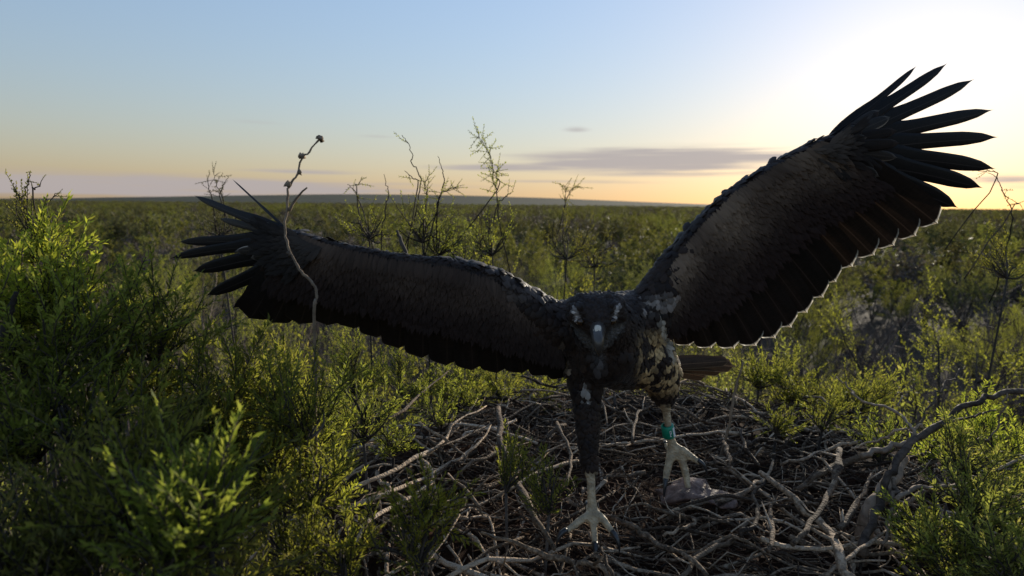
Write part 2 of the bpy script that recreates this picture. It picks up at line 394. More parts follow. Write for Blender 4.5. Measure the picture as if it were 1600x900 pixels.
# shrubs one can single out, placed where the photograph shows them: key, px of top, py of top, distance, name, label, category
SING = [
 ('bright_a', 690, 318, 3.1, 'yellow-green bush behind the left wing crest, thin shoots rising past the horizon'),
 ('bright_b', 905, 345, 4.0, 'yellow-green bush right behind the eagle\'s head'),
 ('bright_b', 560, 385, 4.6, 'low yellow-green bush showing just above the left wing\'s bare front edge'),
 ('dry_a', 800, 385, 4.8, 'bare grey-purple bush between the yellow-green bushes behind the head'),
 ('olive_a', 1235, 430, 3.4, 'olive bush below the scalloped edge of the raised right wing'),
 ('dry_b', 1400, 400, 4.9, 'bare purple-grey bush right of the raised wing\'s scalloped edge'),
 ('bright_a', 1545, 420, 3.6, 'yellow-green bush with arching twigs at the right edge, under the horizon'),
 ('olive_b', 1390, 480, 2.9, 'dense olive bush behind the forked dark branch on the right'),
 ('olive_a', 250, 395, 2.5, 'fine-leaved olive bush left of the dark wing tip'),
 ('dry_b', 175, 375, 4.3, 'dark bare brush in the hollow behind the left bushes'),
 ('grey_a', 330, 345, 5.2, 'grey-green bush just under the dark left wing fingers'),
 ('olive_b', 620, 560, 2.05, 'dark olive bush below the left wing, behind the nest rim'),
 ('olive_a', 1130, 590, 2.6, 'low olive bush behind the nest rim, right of the legs'),
 ('grey_a', 1060, 375, 5.6, 'grey-green bush tucked between head and raised right wing'),
 ('bright_a', 1330, 540, 2.35, 'small-leaved green bush over the twig pile, behind the dark fork'),
 ('olive_b', 1570, 520, 2.2, 'olive bush above the thick bare limb on the right edge'),
 ('bright_b', 420, 470, 2.3, 'feathery green bush right under the dark wing tip'),
 ('olive_a', 760, 600, 2.3, 'mossy green bush seen between left wing and nest sticks'),
]
rs = random.Random(5)
for key, px, py, d, lab in SING:
    p = P(px, py, d); h = p.z
    base_h = SH[key][0].vertices
    top = max(v.co.z for v in base_h); s = min(max(h/top, .55), 1.5)
    put_shrub(key, 'bush', lab, 'bush', p.x, p.y, s=min(s, 1.15), rz=rs.uniform(0, 6.28), sz=s/min(s, 1.15))
    placed.append((p.x, p.y, 1.0))
# countable scrub out to about forty metres
cnt = 0
KEYS = ['olive_a', 'olive_b', 'bright_a', 'bright_b', 'grey_a', 'dry_a', 'dry_b']
LBL = {'olive': 'olive leafy bush in the scrub plain beyond the nest', 'bright': 'yellow-green leafy bush in the scrub plain beyond the nest',
       'grey': 'pale grey-green bush in the scrub plain beyond the nest', 'dry': 'bare purple-grey bush in the scrub plain beyond the nest'}
def where(x, y, r_, k0):
    c = {'olive': 'olive leafy bush', 'bright': 'yellow-green leafy bush', 'grey': 'pale grey-green bush', 'dry': 'bare purple-grey bush'}[k0]
    q = CM.inverted() @ Vector((x, y, 2.2)); px = W0/2 + FPX*q.x/-q.z
    s = ('left of the lowered wing tip' if px < 290 else 'above the lowered wing' if px < 830 else 'behind the head' if px < 1060 else 'behind the raised wing' if px < 1400 else 'at the right edge under the sunset')
    return c + ' ' + ('close behind the nest, ' if r_ < 11 else 'in the middle distance, ' if r_ < 22 else 'far out on the plain, ') + s
def inview(x, y, marg=.04):
    return y > 1 and abs(math.atan2(x, y)) < R(40) + marg + 1.0/math.hypot(x, y)
mid_pts = []
tries = 0
while cnt < 270 and tries < 60000:
    tries += 1
    r_ = 4.0 + 36.0*math.sqrt(rs.random()); a = rs.uniform(-R(47), R(47)); x, y = r_*math.sin(a), r_*math.cos(a)
    if not inview(x, y): continue
    mind = 1.55 + .012*r_
    if any((x-q[0])**2+(y-q[1])**2 < mind*mind for q in placed): continue
    if (x-NESTC.x)**2+(y-NESTC.y)**2 < 1.6**2: continue
    patch = mnoise.noise(Vector((x/7, y/9, 8.3)))
    w = rs.random()*.8 + .1 + .8*patch
    key = rs.choice(['olive_a', 'olive_b', 'bright_a', 'bright_b', 'bright_a']) if w < .62 else rs.choice(['dry_a', 'dry_b', 'grey_a', 'dry_b', 'olive_a'])
    if r_ > 22: key = {'olive_a': 'far_0', 'olive_b': 'far_3', 'bright_a': 'far_1', 'bright_b': 'far_1', 'grey_a': 'far_2', 'dry_a': 'far_2', 'dry_b': 'far_2'}[key]
    k0 = key.split('_')[0]
    if k0 == 'far': k0 = {'0': 'olive', '1': 'bright', '2': 'grey', '3': 'olive'}[key[-1]]
    s = rs.uniform(.72, 1.2)
    put_shrub(key, {'olive': 'olive_bush', 'bright': 'green_bush', 'grey': 'grey_bush', 'dry': 'bare_bush'}[k0], where(x, y, r_, k0), 'bush', x, y, s=s, rz=rs.uniform(0, 6.28), sz=rs.uniform(.72, 1.1), group=where(x, y, r_, k0).replace(' bush ', ' bushes '))
    placed.append((x, y, 1)); cnt += 1
# the rest of the plain: one mass of scrub, instanced on scattered points
def scatter_mass(name, label, key, pts):
    me = bpy.data.meshes.new(name); me.vertices.add(len(pts)); me.vertices.foreach_set('co', np.array([p[:3] for p in pts], np.float32).ravel())
    a = me.attributes.new('scl', 'FLOAT', 'POINT'); a.data.foreach_set('value', np.array([p[3] for p in pts], np.float32))
    a = me.attributes.new('rot', 'FLOAT', 'POINT'); a.data.foreach_set('value', np.array([p[4] for p in pts], np.float32))
    me.update()
    o = bpy.data.objects.new(name, me); COL.objects.link(o)
    ng = bpy.data.node_groups.new(name, 'GeometryNodeTree')
    ng.interface.new_socket('Geometry', in_out='INPUT', socket_type='NodeSocketGeometry')
    ng.interface.new_socket('Geometry', in_out='OUTPUT', socket_type='NodeSocketGeometry')
    gi = ng.nodes.new('NodeGroupInput'); go = ng.nodes.new('NodeGroupOutput')
    ip = ng.nodes.new('GeometryNodeInstanceOnPoints')
    ng.links.new(gi.outputs[0], ip.inputs['Points'])
    oi = ng.nodes.new('GeometryNodeObjectInfo'); oi.inputs['Object'].default_value = key; oi.transform_space = 'ORIGINAL'
    ng.links.new(oi.outputs['Geometry'], ip.inputs['Instance'])
    n1 = ng.nodes.new('GeometryNodeInputNamedAttribute'); n1.data_type = 'FLOAT'; n1.inputs['Name'].default_value = 'scl'
    n2 = ng.nodes.new('GeometryNodeInputNamedAttribute'); n2.data_type = 'FLOAT'; n2.inputs['Name'].default_value = 'rot'
    cx = ng.nodes.new('ShaderNodeCombineXYZ'); ng.links.new(n2.outputs['Attribute'], cx.inputs[2])
    ng.links.new(cx.outputs[0], ip.inputs['Rotation']); ng.links.new(n1.outputs['Attribute'], ip.inputs['Scale'])
    ng.links.new(ip.outputs[0], go.inputs[0])
    md = o.modifiers.new('scatter', 'NODES'); md.node_group = ng
    tag(o, label, 'scrub', kind='stuff')
fp = {0: [], 1: [], 2: []}
r_ = 20.0
while r_ < 1100:
    sp = 1.9 + r_*.012
    na = int(2*R(46)*r_/sp)
    for k in range(na):
        a = -R(46) + 2*R(46)*(k+rs.random())/na; rr = r_ + rs.uniform(-.5, .5)*sp
        x, y = rr*math.sin(a), rr*math.cos(a)
        if rr < 42 and any((x-q[0])**2+(y-q[1])**2 < 1.9**2 for q in placed): continue
        patch = mnoise.noise(Vector((x/26, y/55, 2.3))) + .6*mnoise.noise(Vector((x/9, y/20, 5.3)))
        w = rs.random()*.6 + .1 + 1.0*patch
        i = 2 if w > .62 else (1 if w < .2 else 0)
        if mnoise.noise(Vector((x/13, y/30, 9.1))) > .18 and rs.random() < .75: continue
        fp[i].append((x, y, ground_z(x, y)-.05, rs.uniform(.65, 1.25)*(1+r_/700), rs.uniform(0, 6.28)))
    r_ += sp*.85
for i, nm, lb in ((0, 'distant_olive_scrub', 'olive scrub covering the plain towards the horizon'), (1, 'distant_green_scrub', 'yellow-green scrub patches on the plain towards the horizon'), (2, 'distant_grey_scrub', 'grey leafless scrub patches on the plain towards the horizon')):
    scatter_mass(nm, lb, FOL['far_%d' % i], fp[i])
# ------------------------------------------------------------------ the nest
ZN = ZC - .625                                    # floor of the nest
NR = .70
def nest_z(x, y):
    r = math.hypot(x-NESTC.x, (y-NESTC.y)*1.05)/NR
    z = ZN + .032*min(r, 1.0)**2 + .02*mnoise.noise(Vector((x*6, y*6, 2)))
    if r > 1.0: z -= .55*(r-1.0)**1.5
    return z
def on_nest(px, py, h=0.0):
    p = onz(px, py, ZN + h)
    for _ in range(4): p = onz(px, py, max(nest_z(p.x, p.y), ZN-.02) + h)
    return p
nest = thing('bird_nest', 'wide nest platform of tangled grey dead sticks under the eagle', 'nest', (NESTC.x, NESTC.y, ZN)); nest.location = (0, 0, 0)
M['stick'] = bark_mat('dead_stick', [(.36, (.030, .019, .012)), (.55, (.17, .118, .076)), (.72, (.44, .325, .22)), (.95, (.62, .49, .36))], scale=110, bump=1.0)
M['stick_dark'] = bark_mat('dead_stick_dark', [(.3, (.020, .012, .008)), (.55, (.060, .040, .026)), (.9, (.17, .120, .078))], scale=110, bump=1.0)
# bed of debris
mb = MB(); NB = 46
bv, bq = [], []
for i in range(NB+1):
    for j in range(NB+1):
        x = NESTC.x + (i/NB-.5)*2.5*NR; y = NESTC.y + (j/NB-.5)*2.5*NR
        bv.append((x, y, nest_z(x, y) - .045 + .015*mnoise.noise(Vector((x*23, y*23, 7)))))
for i in range(NB):
    for j in range(NB):
        a = i*(NB+1)+j; c = [a, a+NB+1, a+NB+2, a+1]
        cx, cy = bv[a][0]-NESTC.x, bv[a][1]-NESTC.y
        if math.hypot(cx, cy) < 1.18*NR: bq.append(c)
mb.add(bv, bq)
m, nt, out = newmat('nest_litter')
tcn = nd(nt, 'ShaderNodeTexCoord')
n1 = nd(nt, 'ShaderNodeTexNoise', {'Vector': tcn.outputs['Object'], 'Scale': 55.0, 'Detail': 8.0, 'Roughness': .75})
n2 = nd(nt, 'ShaderNodeTexNoise', {'Vector': tcn.outputs['Object'], 'Scale': 4.0, 'Detail': 3.0})
c1 = ramp(nt, n1.outputs[0], [(.3, (.012, .007, .005)), (.55, (.055, .030, .018)), (.8, (.14, .080, .048))])
c2 = ramp(nt, n2.outputs[0], [(.35, (.7, .7, .7)), (.65, (1.25, .95, .8))])
mu = nd(nt, 'ShaderNodeVectorMath', {0: c1, 1: c2}, operation='MULTIPLY')
bp = nd(nt, 'ShaderNodeBump', {'Strength': 1.0, 'Distance': .02, 'Height': n1.outputs[0]})
b = nd(nt, 'ShaderNodeBsdfPrincipled', {'Base Color': mu.outputs[0], 'Roughness': .95, 'Specular IOR Level': .1, 'Normal': bp.outputs[0]})
nt.links.new(b.outputs[0], out.inputs[0])
obj('lining', mb, m, nest)
def stick(pts, radii, mat='stick', k=4, jit=.0012, sides=7, stubs=2, name='stick'):
    mb = MB(); path = smooth_path(pts, k, jit); n = len(path)
    rad = lerp_list(radii, n)*(1+.10*rng.normal(0, 1, n))
    for _ in range(max(1, n//6)):                 # knots
        i = rng.integers(0, n); rad[i] *= 1.28
    tube(mb, path, rad, sides, lump=.05)
    for _ in range(stubs):
        i = rng.integers(1, n-1); d = path[min(i+1, n-1)]-path[i-1]; d /= np.linalg.norm(d)+1e-9
        e = d*.5 + rng.normal(0, .6, 3); e /= np.linalg.norm(e); e[2] = abs(e[2])*.6; L = rng.uniform(.02, .09)
        tube(mb, [path[i], path[i]+e*L*.5+rng.normal(0, .003, 3), path[i]+e*L], [rad[i]*.6, rad[i]*.45, rad[i]*.2], 5)
    return obj(name, mb, M[mat], nest)
# sticks one can follow in the photograph: pixels, height over the nest, radius in pixels at both ends
TRACED = [
 ([(752, 832), (790, 843), (840, 860), (900, 876), (940, 884), (952, 905)], .035, (4, 7, 6), 'stick'),
 ([(944, 806), (985, 822), (1008, 838), (1040, 855), (1078, 868), (1105, 900)], .03, (8, 7, 5), 'stick'),
 ([(779, 637), (781, 680), (796, 730), (818, 770), (838, 812), (866, 858)], .06, (7, 8, 4), 'stick'),
 ([(522, 806), (590, 776), (668, 746), (718, 716), (752, 690), (768, 662)], .03, (7, 6, 2), 'stick'),
 ([(536, 772), (600, 742), (668, 708), (696, 684), (715, 655), (760, 634)], .05, (6, 6, 2), 'stick'),
 ([(655, 660), (690, 684), (712, 700), (728, 716)], .06, (3.5, 3.5, 3), 'stick'),
 ([(668, 708), (720, 684), (768, 662)], .06, (4, 3, 2), 'stick'),
 ([(1188, 738), (1225, 768), (1262, 800), (1298, 832), (1312, 866), (1328, 905)], .06, (6, 9, 8), 'stick'),
 ([(1216, 758), (1250, 774), (1284, 782), (1302, 770)], .05, (5, 5, 4), 'stick'),
 ([(1312, 702), (1308, 722), (1300, 756), (1286, 790), (1260, 826), (1238, 850)], .08, (7, 6, 4), 'stick'),
 ([(1232, 678), (1226, 692), (1216, 706), (1202, 714)], .07, (4.5, 4, 3), 'stick'),
 ([(1156, 838), (1178, 818), (1182, 790), (1178, 770), (1198, 752)], .05, (5, 6, 4), 'stick'),
 ([(1200, 862), (1208, 830), (1200, 802), (1214, 778)], .04, (5, 6, 4), 'stick'),
 ([(1220, 726), (1262, 716), (1300, 700), (1340, 690)], .05, (4, 4, 4), 'stick'),
 ([(1245, 766), (1272, 744), (1302, 730), (1345, 712), (1400, 700)], .02, (7, 9, 8), 'stick_dark'),
 ([(1290, 900), (1330, 868), (1372, 838), (1404, 800), (1422, 778)], .05, (4, 4, 3), 'stick'),
 ([(1310, 826), (1334, 792), (1352, 762), (1362, 740)], .05, (7, 6, 4), 'stick'),
 ([(1006, 792), (1040, 800), (1078, 812), (1110, 810), (1150, 822)], .02, (3, 4, 3), 'stick'),
 ([(955, 800), (1000, 788), (1040, 798), (1070, 806)], .025, (2.5, 3.5, 3), 'stick'),
 ([(1036, 838), (1060, 826), (1085, 820), (1082, 812)], .03, (4, 5, 3), 'stick'),
 ([(700, 740), (735, 775), (754, 806)], .05, (3, 4, 2), 'stick'),
 ([(870, 660), (885, 690), (890, 720), (885, 760)], .05, (4, 4, 3), 'stick'),
 ([(988, 692), (992, 655), (1004, 640), (1034, 634)], .05, (4, 4, 3), 'stick'),
 ([(985, 694), (960, 696), (935, 694)], .05, (3, 3, 2), 'stick'),
 ([(1040, 634), (1070, 640), (1095, 658), (1130, 664)], .05, (4, 4, 3), 'stick_dark'),
 ([(800, 585), (830, 592), (860, 604), (885, 600)], .07, (3, 4, 3), 'stick'),
 ([(460, 700), (490, 706), (520, 712)], .06, (6, 5, 3), 'stick'),
 ([(470, 700), (472, 718), (486, 732), (494, 728)], .05, (4, 4, 3), 'stick'),
 ([(1130, 690), (1140, 715), (1134, 735)], .06, (4, 5, 3), 'stick'),
 ([(1158, 672), (1166, 700), (1186, 728)], .06, (4, 4, 4), 'stick'),
 ([(900, 905), (905, 880), (945, 862), (1000, 855)], .02, (4, 4, 3), 'stick'),
 ([(938, 852), (946, 872), (958, 905)], .04, (3, 4, 4), 'stick'),
 ([(1060, 905), (1100, 862), (1150, 840), (1170, 815)], .02, (6, 7, 5), 'stick_dark'),
 ([(690, 690), (740, 692), (775, 700), (830, 690)], .02, (3, 3, 2), 'stick_dark'),
 ([(585, 668), (630, 640), (668, 606), (700, 580)], .14, (5, 4, 2), 'stick_dark'),
]
for px, h, rr, mt in TRACED:
    pts = [on_nest(x, y, h + .008*math.sin(i*2.1)) for i, (x, y) in enumerate(px)]
    dm = (pts[0]-CM.translation).length
    stick(pts, [.56*r_*dm/FPX for r_ in rr], mt, stubs=2, k=3, jit=.0022)
# other sticks of the pile
sx = random.Random(11)
def rand_stick(mat, L, r0, hmin, hmax, name='stick', rmax=1.08, stubs=1):
    while True:
        a = sx.uniform(0, 6.283); rr = NR*rmax*math.sqrt(sx.random()); x, y = NESTC.x+rr*math.cos(a), NESTC.y+rr*math.sin(a)
        if y > .55: break
    if rr < .3 and sx.random() < .55: L *= .6; hmax = hmin+.01
    th = a + math.pi/2 + sx.gauss(0, .75)
    n = 7; pts = []; cx, cy = x, y
    h = sx.uniform(hmin, hmax); turn = sx.gauss(0, .18)
    tilt = sx.gauss(0, .05)*L/7
    for i in range(n):
        pts.append((cx, cy, nest_z(cx, cy) + h + tilt*(i-3) + .012*sx.gauss(0, 1)*min(1, L/.3)))
        th += turn*.6 + sx.gauss(0, .13) + (sx.gauss(0, .7) if sx.random() < .14 else 0); cx += math.cos(th)*L/n; cy += math.sin(th)*L/n
    return pts
for k in range(255):
    L = sx.uniform(.26, .85); r0 = sx.uniform(.0019, .0050)
    pts = rand_stick('stick', L, r0, -.035, .022)
    stick(pts, [r0, r0*.9, r0*.45], 'stick' if sx.random() < .8 else 'stick_dark', k=2, jit=.0018, sides=6, stubs=sx.randint(0, 3))
mb = MB(); mb2 = MB()
for k in range(1700):
    L = sx.uniform(.06, .28); r0 = sx.uniform(.0010, .0028)
    pts = rand_stick('', L, r0, -.05, .012, rmax=1.15)
    tube(mb if k % 2 else mb2, pts, lerp_list([r0, r0*.4], 7), 4, cap=False)
tag(obj('twig_litter', mb, M['stick_dark'], nest), kind='stuff')
tag(obj('twig_litter', mb2, M['stick'], nest), kind='stuff')
M['straw'] = bark_mat('dry_grass', [(.3, (.06, .03, .018)), (.6, (.15, .085, .045)), (1, (.30, .20, .11))], scale=40)
mb = MB()
for k in range(900):
    a = sx.uniform(0, 6.283); rr = .42*math.sqrt(sx.random()); x, y = NESTC.x-.06+rr*math.cos(a), NESTC.y+rr*math.sin(a); th = sx.uniform(0, 6.283); L = sx.uniform(.05, .16)
    pts = []
    for i in range(5):
        pts.append((x, y, nest_z(x, y)-.022+.014*sx.random())); th += sx.gauss(0, .3); x += math.cos(th)*L/5; y += math.sin(th)*L/5
    tube(mb, pts, [.0010]*5, 3, cap=False)
tag(obj('grass_lining', mb, M['straw'], nest), kind='stuff')
# ------------------------------------------------------------------ tree that carries the nest
tree = thing('nest_tree', 'gnarled dead-limbed tree holding the nest, bare limb reaching to right edge', 'tree', (0, 0, 0))
def limb(name, pts, radii, mat='stick_dark', k=5, jit=.003, sides=10, par=None):
    mb = MB(); path = smooth_path(pts, k, jit); n = len(path)
    tube(mb, path, .43*lerp_list(radii, n)*(1+.06*rng.normal(0, 1, n)), sides, lump=.06)
    return obj(name, mb, M[mat], par or tree)
M['tree_bark'] = bark_mat('tree_bark', [(.28, (.03, .020, .014)), (.5, (.115, .082, .058)), (.75, (.28, .205, .145)), (1, (.44, .335, .24))], scale=45, bump=1.0)
root = on_nest(1330, 905, -.02)
limb('trunk', [(root.x+.12, root.y+.25, -.1), (root.x+.10, root.y+.2, 1.2), (root.x+.05, root.y+.1, 2.3), on_nest(1345, 860, -.02), P(1385, 765, 1.16), P(1412, 715, 1.24)], [.11, .085, .06, .036, .030, .022], 'tree_bark', sides=14)
limb('limb', [on_nest(1345, 868, .03), P(1372, 790, 1.12), P(1392, 735, 1.17), P(1425, 692, 1.22), P(1468, 662, 1.26), P(1515, 632, 1.30), P(1560, 615, 1.33), P(1640, 604, 1.37)], [.018, .016, .017, .017, .016, .014, .013, .014], 'tree_bark')
limb('limb', [P(1428, 690, 1.225), P(1424, 668, 1.25), P(1405, 646, 1.29), P(1376, 633, 1.31), P(1346, 625, 1.33), P(1325, 604, 1.36), P(1306, 588, 1.38)], [.009, .009, .008, .007, .006, .004, .003], 'tree_bark')
limb('limb', [P(1432, 664, 1.25), P(1455, 632, 1.28), P(1472, 604, 1.32), P(1492, 586, 1.36), P(1508, 572, 1.4)], [.006, .005, .0045, .0035, .002], 'tree_bark')
limb('limb', [P(1376, 634, 1.31), P(1374, 645, 1.31), P(1362, 648, 1.31)], [.005, .004, .003], 'tree_bark')
limb('limb', [P(1404, 634, 1.3), P(1416, 616, 1.33), P(1424, 602, 1.36)], [.004, .003, .0015], 'tree_bark')
limb('limb', [P(1470, 662, 1.26), P(1500, 655, 1.3), P(1530, 648, 1.33), P(1556, 640, 1.36)], [.008, .007, .005, .003], 'tree_bark')
limb('limb', [P(1572, 612, 1.33), P(1566, 640, 1.33), P(1556, 672, 1.34), P(1540, 684, 1.34), P(1500, 676, 1.32)], [.005, .0045, .004, .003, .002], 'tree_bark')
limb('limb', [P(1398, 728, 1.18), P(1396, 760, 1.15), P(1390, 800, 1.1), P(1378, 850, 1.04)], [.011, .010, .008, .006], 'tree_bark')
limb('limb', [P(1400, 780, 1.12), P(1440, 762, 1.15), P(1490, 760, 1.18), P(1540, 740, 1.22), P(1640, 700, 1.3)], [.010, .009, .008, .007, .006], 'tree_bark')
limb('limb', [P(1345, 712, 1.2), P(1390, 700, 1.22), P(1428, 690, 1.22)], [.012, .013, .012], 'tree_bark')
limb('limb', [P(1330, 700, 1.3), P(1368, 688, 1.28), P(1420, 672, 1.25), P(1440, 668, 1.25)], [.004, .005, .006, .006], 'stick')
# ------------------------------------------------------------------ the eagle
eagle = thing('eagle', 'dark brown eagle with wings spread, green leg band, landing on nest', 'eagle', (0, 0, 0))
def px_r(r_px, d): return r_px*d/FPX
def feather_mat(name, base, tipcol, tip0=.95, edge=None, sheen=.25, rough=.5, trans=.12, tiptrans=None, shaft=2.2):
    """u = across (-1..1), v = along; barbs as fine slanted lines, pale shaft, worn tip"""
    m, nt, out = newmat(name)
    uv = nd(nt, 'ShaderNodeUVMap'); sp = nd(nt, 'ShaderNodeSeparateXYZ', {0: uv.outputs[0]})
    u, v = sp.outputs[0], sp.outputs[1]
    uc = nd(nt, 'ShaderNodeMath', {0: u, 1: 2.0, 2: -1.0}, operation='MULTIPLY_ADD')
    ua = nd(nt, 'ShaderNodeMath', {0: uc.outputs[0]}, operation='ABSOLUTE')
    oi = nd(nt, 'ShaderNodeObjectInfo')
    sl = nd(nt, 'ShaderNodeMath', {0: ua.outputs[0], 1: -.06, 2: v}, operation='MULTIPLY_ADD')
    cb = nd(nt, 'ShaderNodeCombineXYZ', {0: sl.outputs[0], 1: ua.outputs[0], 2: oi.outputs['Random']})
    mp = nd(nt, 'ShaderNodeMapping', {0: cb.outputs[0], 'Scale': (90, 2.5, 31)})
    nz = nd(nt, 'ShaderNodeTexNoise', {'Vector': mp.outputs[0], 'Scale': 1.0, 'Detail': 3.0})
    nb = nd(nt, 'ShaderNodeTexNoise', {'Vector': cb.outputs[0], 'Scale': 5.0, 'Detail': 2.0})
    val = nd(nt, 'ShaderNodeMath', {0: nz.outputs[0], 1: .9, 2: .35}, operation='MULTIPLY_ADD')
    val2 = nd(nt, 'ShaderNodeMath', {0: nb.outputs[0], 1: .9, 2: .2}, operation='MULTIPLY_ADD')
    vv = nd(nt, 'ShaderNodeMath', {0: val.outputs[0], 1: val2.outputs[0]}, operation='MULTIPLY')
    vo = nd(nt, 'ShaderNodeMath', {0: oi.outputs['Random'], 1: .35, 2: .85}, operation='MULTIPLY_ADD')
    v3 = nd(nt, 'ShaderNodeMath', {0: vv.outputs[0], 1: vo.outputs[0]}, operation='MULTIPLY')
    bc = nd(nt, 'ShaderNodeVectorMath', {0: (*base,), 'Scale': v3.outputs[0]}, operation='SCALE')
    col = bc.outputs[0]
    # worn pale rim at the tip; raised wing's secondaries also carry painted sun rim light
    u2 = nd(nt, 'ShaderNodeMath', {0: ua.outputs[0], 1: ua.outputs[0]}, operation='MULTIPLY')
    tv = nd(nt, 'ShaderNodeMath', {0: nb.outputs[0], 1: .02, 2: v}, operation='MULTIPLY_ADD')
    u3 = nd(nt, 'ShaderNodeMath', {0: u2.outputs[0], 1: u2.outputs[0]}, operation='MULTIPLY')
    tv = nd(nt, 'ShaderNodeMath', {0: u3.outputs[0], 1: .035, 2: tv.outputs[0]}, operation='MULTIPLY_ADD')
    tm = nd(nt, 'ShaderNodeMapRange', {'Value': tv.outputs[0], 'From Min': tip0, 'From Max': tip0+.03})
    mx = nd(nt, 'ShaderNodeMix', data_type='RGBA'); nt.links.new(tm.outputs[0], mx.inputs[0]); nt.links.new(col, mx.inputs[6]); mx.inputs[7].default_value = (*tipcol, 1); col = mx.outputs[2]
    if edge:
        em = nd(nt, 'ShaderNodeMapRange', {'Value': uc.outputs[0], 'From Min': edge[1], 'From Max': edge[1]+.2})
        mx = nd(nt, 'ShaderNodeMix', data_type='RGBA'); nt.links.new(em.outputs[0], mx.inputs[0]); nt.links.new(col, mx.inputs[6]); mx.inputs[7].default_value = (*edge[0], 1); col = mx.outputs[2]
    # shaft
    sm = nd(nt, 'ShaderNodeMapRange', {'Value': ua.outputs[0], 'From Min': .05, 'From Max': .025})
    mx = nd(nt, 'ShaderNodeMix', data_type='RGBA'); nt.links.new(sm.outputs[0], mx.inputs[0]); nt.links.new(col, mx.inputs[6]); mx.inputs[7].default_value = (base[0]*shaft, base[1]*shaft, base[2]*shaft, 1); col = mx.outputs[2]
    bp = nd(nt, 'ShaderNodeBump', {'Strength': .35, 'Distance': .001, 'Height': nz.outputs[0]})
    b = nd(nt, 'ShaderNodeBsdfPrincipled', {'Base Color': col, 'Roughness': rough, 'Specular IOR Level': .15, 'Sheen Weight': sheen, 'Sheen Roughness': .4, 'Normal': bp.outputs[0]})
    t = nd(nt, 'ShaderNodeBsdfTranslucent', {'Color': col})
    tf = nd(nt, 'ShaderNodeMapRange', {'Value': tm.outputs[0], 'To Min': trans, 'To Max': tiptrans or trans})
    ms = nd(nt, 'ShaderNodeMixShader', {0: tf.outputs[0], 1: b.outputs[0], 2: t.outputs[0]})
    nt.links.new(ms.outputs[0], out.inputs[0]); return m
M['primary'] = feather_mat('primary_feather', (.013, .010, .009), (.04, .028, .022), .97, edge=((.045, .032, .026), .80), sheen=.05, shaft=3.0)
M['secondary'] = feather_mat('secondary_feather', (.024, .017, .014), (.85, .78, .64), .968, sheen=.03, trans=.03, tiptrans=.6, shaft=1.3)  # near-white tip: worn vane plus the sun's rim light put into the colour
M['secondary_edge'] = feather_mat('secondary_feather_pale_edge', (.030, .019, .013), (.85, .78, .64), .968, edge=((.13, .10, .075), .80), sheen=.03, trans=.10, tiptrans=.6, shaft=1.6)
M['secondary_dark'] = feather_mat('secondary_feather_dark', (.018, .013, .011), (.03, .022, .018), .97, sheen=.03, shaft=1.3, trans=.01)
M['covert'] = feather_mat('covert_feather', (.021, .0120, .0080), (.024, .014, .010), .90, sheen=.05, rough=.65, shaft=1.1)
M['covert_pale'] = feather_mat('covert_feather_pale_edge', (.040, .031, .025), (.08, .065, .052), .93, edge=((.34, .28, .22), .70), sheen=.08, shaft=1.3)  # pale edge paints the sheen streaks along the coverts into the colour
M['tail'] = feather_mat('tail_feather', (.085, .052, .032), (.16, .11, .07), .97, edge=((.36, .29, .19), .90), sheen=.05, trans=.15)
def feather_mesh(name, kind):
    """length 1 along +Y, half-width 1 across X, upper side +Z; closed thin blade with a shaft"""
    nl, nw = (18, 6)
    t = 1-(1-np.linspace(0, 1, nl+1))**1.6
    if kind == 'primary':   w = np.interp(t, [0, .04, .15, .30, .42, .50, .80, .92, 1], [.10, .30, .80, 1.0, .84, .66, .58, .38, .02])
    elif kind == 'secondary': w = np.interp(t, [0, .05, .2, .6, .90, .945, .97, .988, 1], [.10, .4, .85, 1.0, .98, .90, .74, .50, .10])
    else:                   w = np.interp(t, [0, .1, .35, .7, .88, .96, 1], [.12, .55, .95, 1.0, .8, .45, .05])
    off = {'primary': .22, 'secondary': .10, 'covert': 0}[kind]
    V, UV = [], []
    for s in ((1, -1) if kind != 'secondary' else (0,)):
        for i in range(nl+1):
            for j in range(nw+1):
                u = j/nw*2-1
                x = (u+off*(1-abs(u)))*w[i]
                y = t[i] - (.03*abs(u) if t[i] > .02 else 0)
                z = -.10*u*u*w[i] + s*(.012*(1-abs(u)) + .001)*1.0
                V.append((x, y, z)); UV.append((j/nw, t[i]))
    N1 = (nl+1)*(nw+1); Q = []
    for i in range(nl):
        for j in range(nw):
            a = i*(nw+1)+j; Q.append((a, a+1, a+nw+2, a+nw+1)); b = a+N1
            if kind != 'secondary': Q.append((b, b+nw+1, b+nw+2, b+1))
    for i in range(nl if kind != 'secondary' else 0):
        a = i*(nw+1); Q.append((a, a+nw+1, a+nw+1+N1, a+N1)); b = a+nw; Q.append((b, b+N1, b+nw+1+N1, b+nw+1))
    mb = MB(); mb.add(V, Q); me = mb.mesh(name)
    uvl = me.uv_layers.new(name='UVMap')
    li = np.zeros(len(me.loops), np.int32); me.loops.foreach_get('vertex_index', li)
    uvl.data.foreach_set('uv', np.array(UV, np.float32)[li].ravel())
    return me
def curled(base, name, bend, mat, twist=0.0, side=0.0):
    me = base.copy(); me.name = name
    V = np.zeros(len(me.vertices)*3, np.float32); me.vertices.foreach_get('co', V); V = V.reshape(-1, 3)
    y = V[:, 1].copy()
    V[:, 2] += 0
    me.vertices.foreach_set('co', V.ravel()); me.materials.clear(); me.materials.append(M[mat])
    me['bend'] = bend
    return me
FM = {k: feather_mesh(k, k) for k in ('primary', 'secondary', 'covert')}
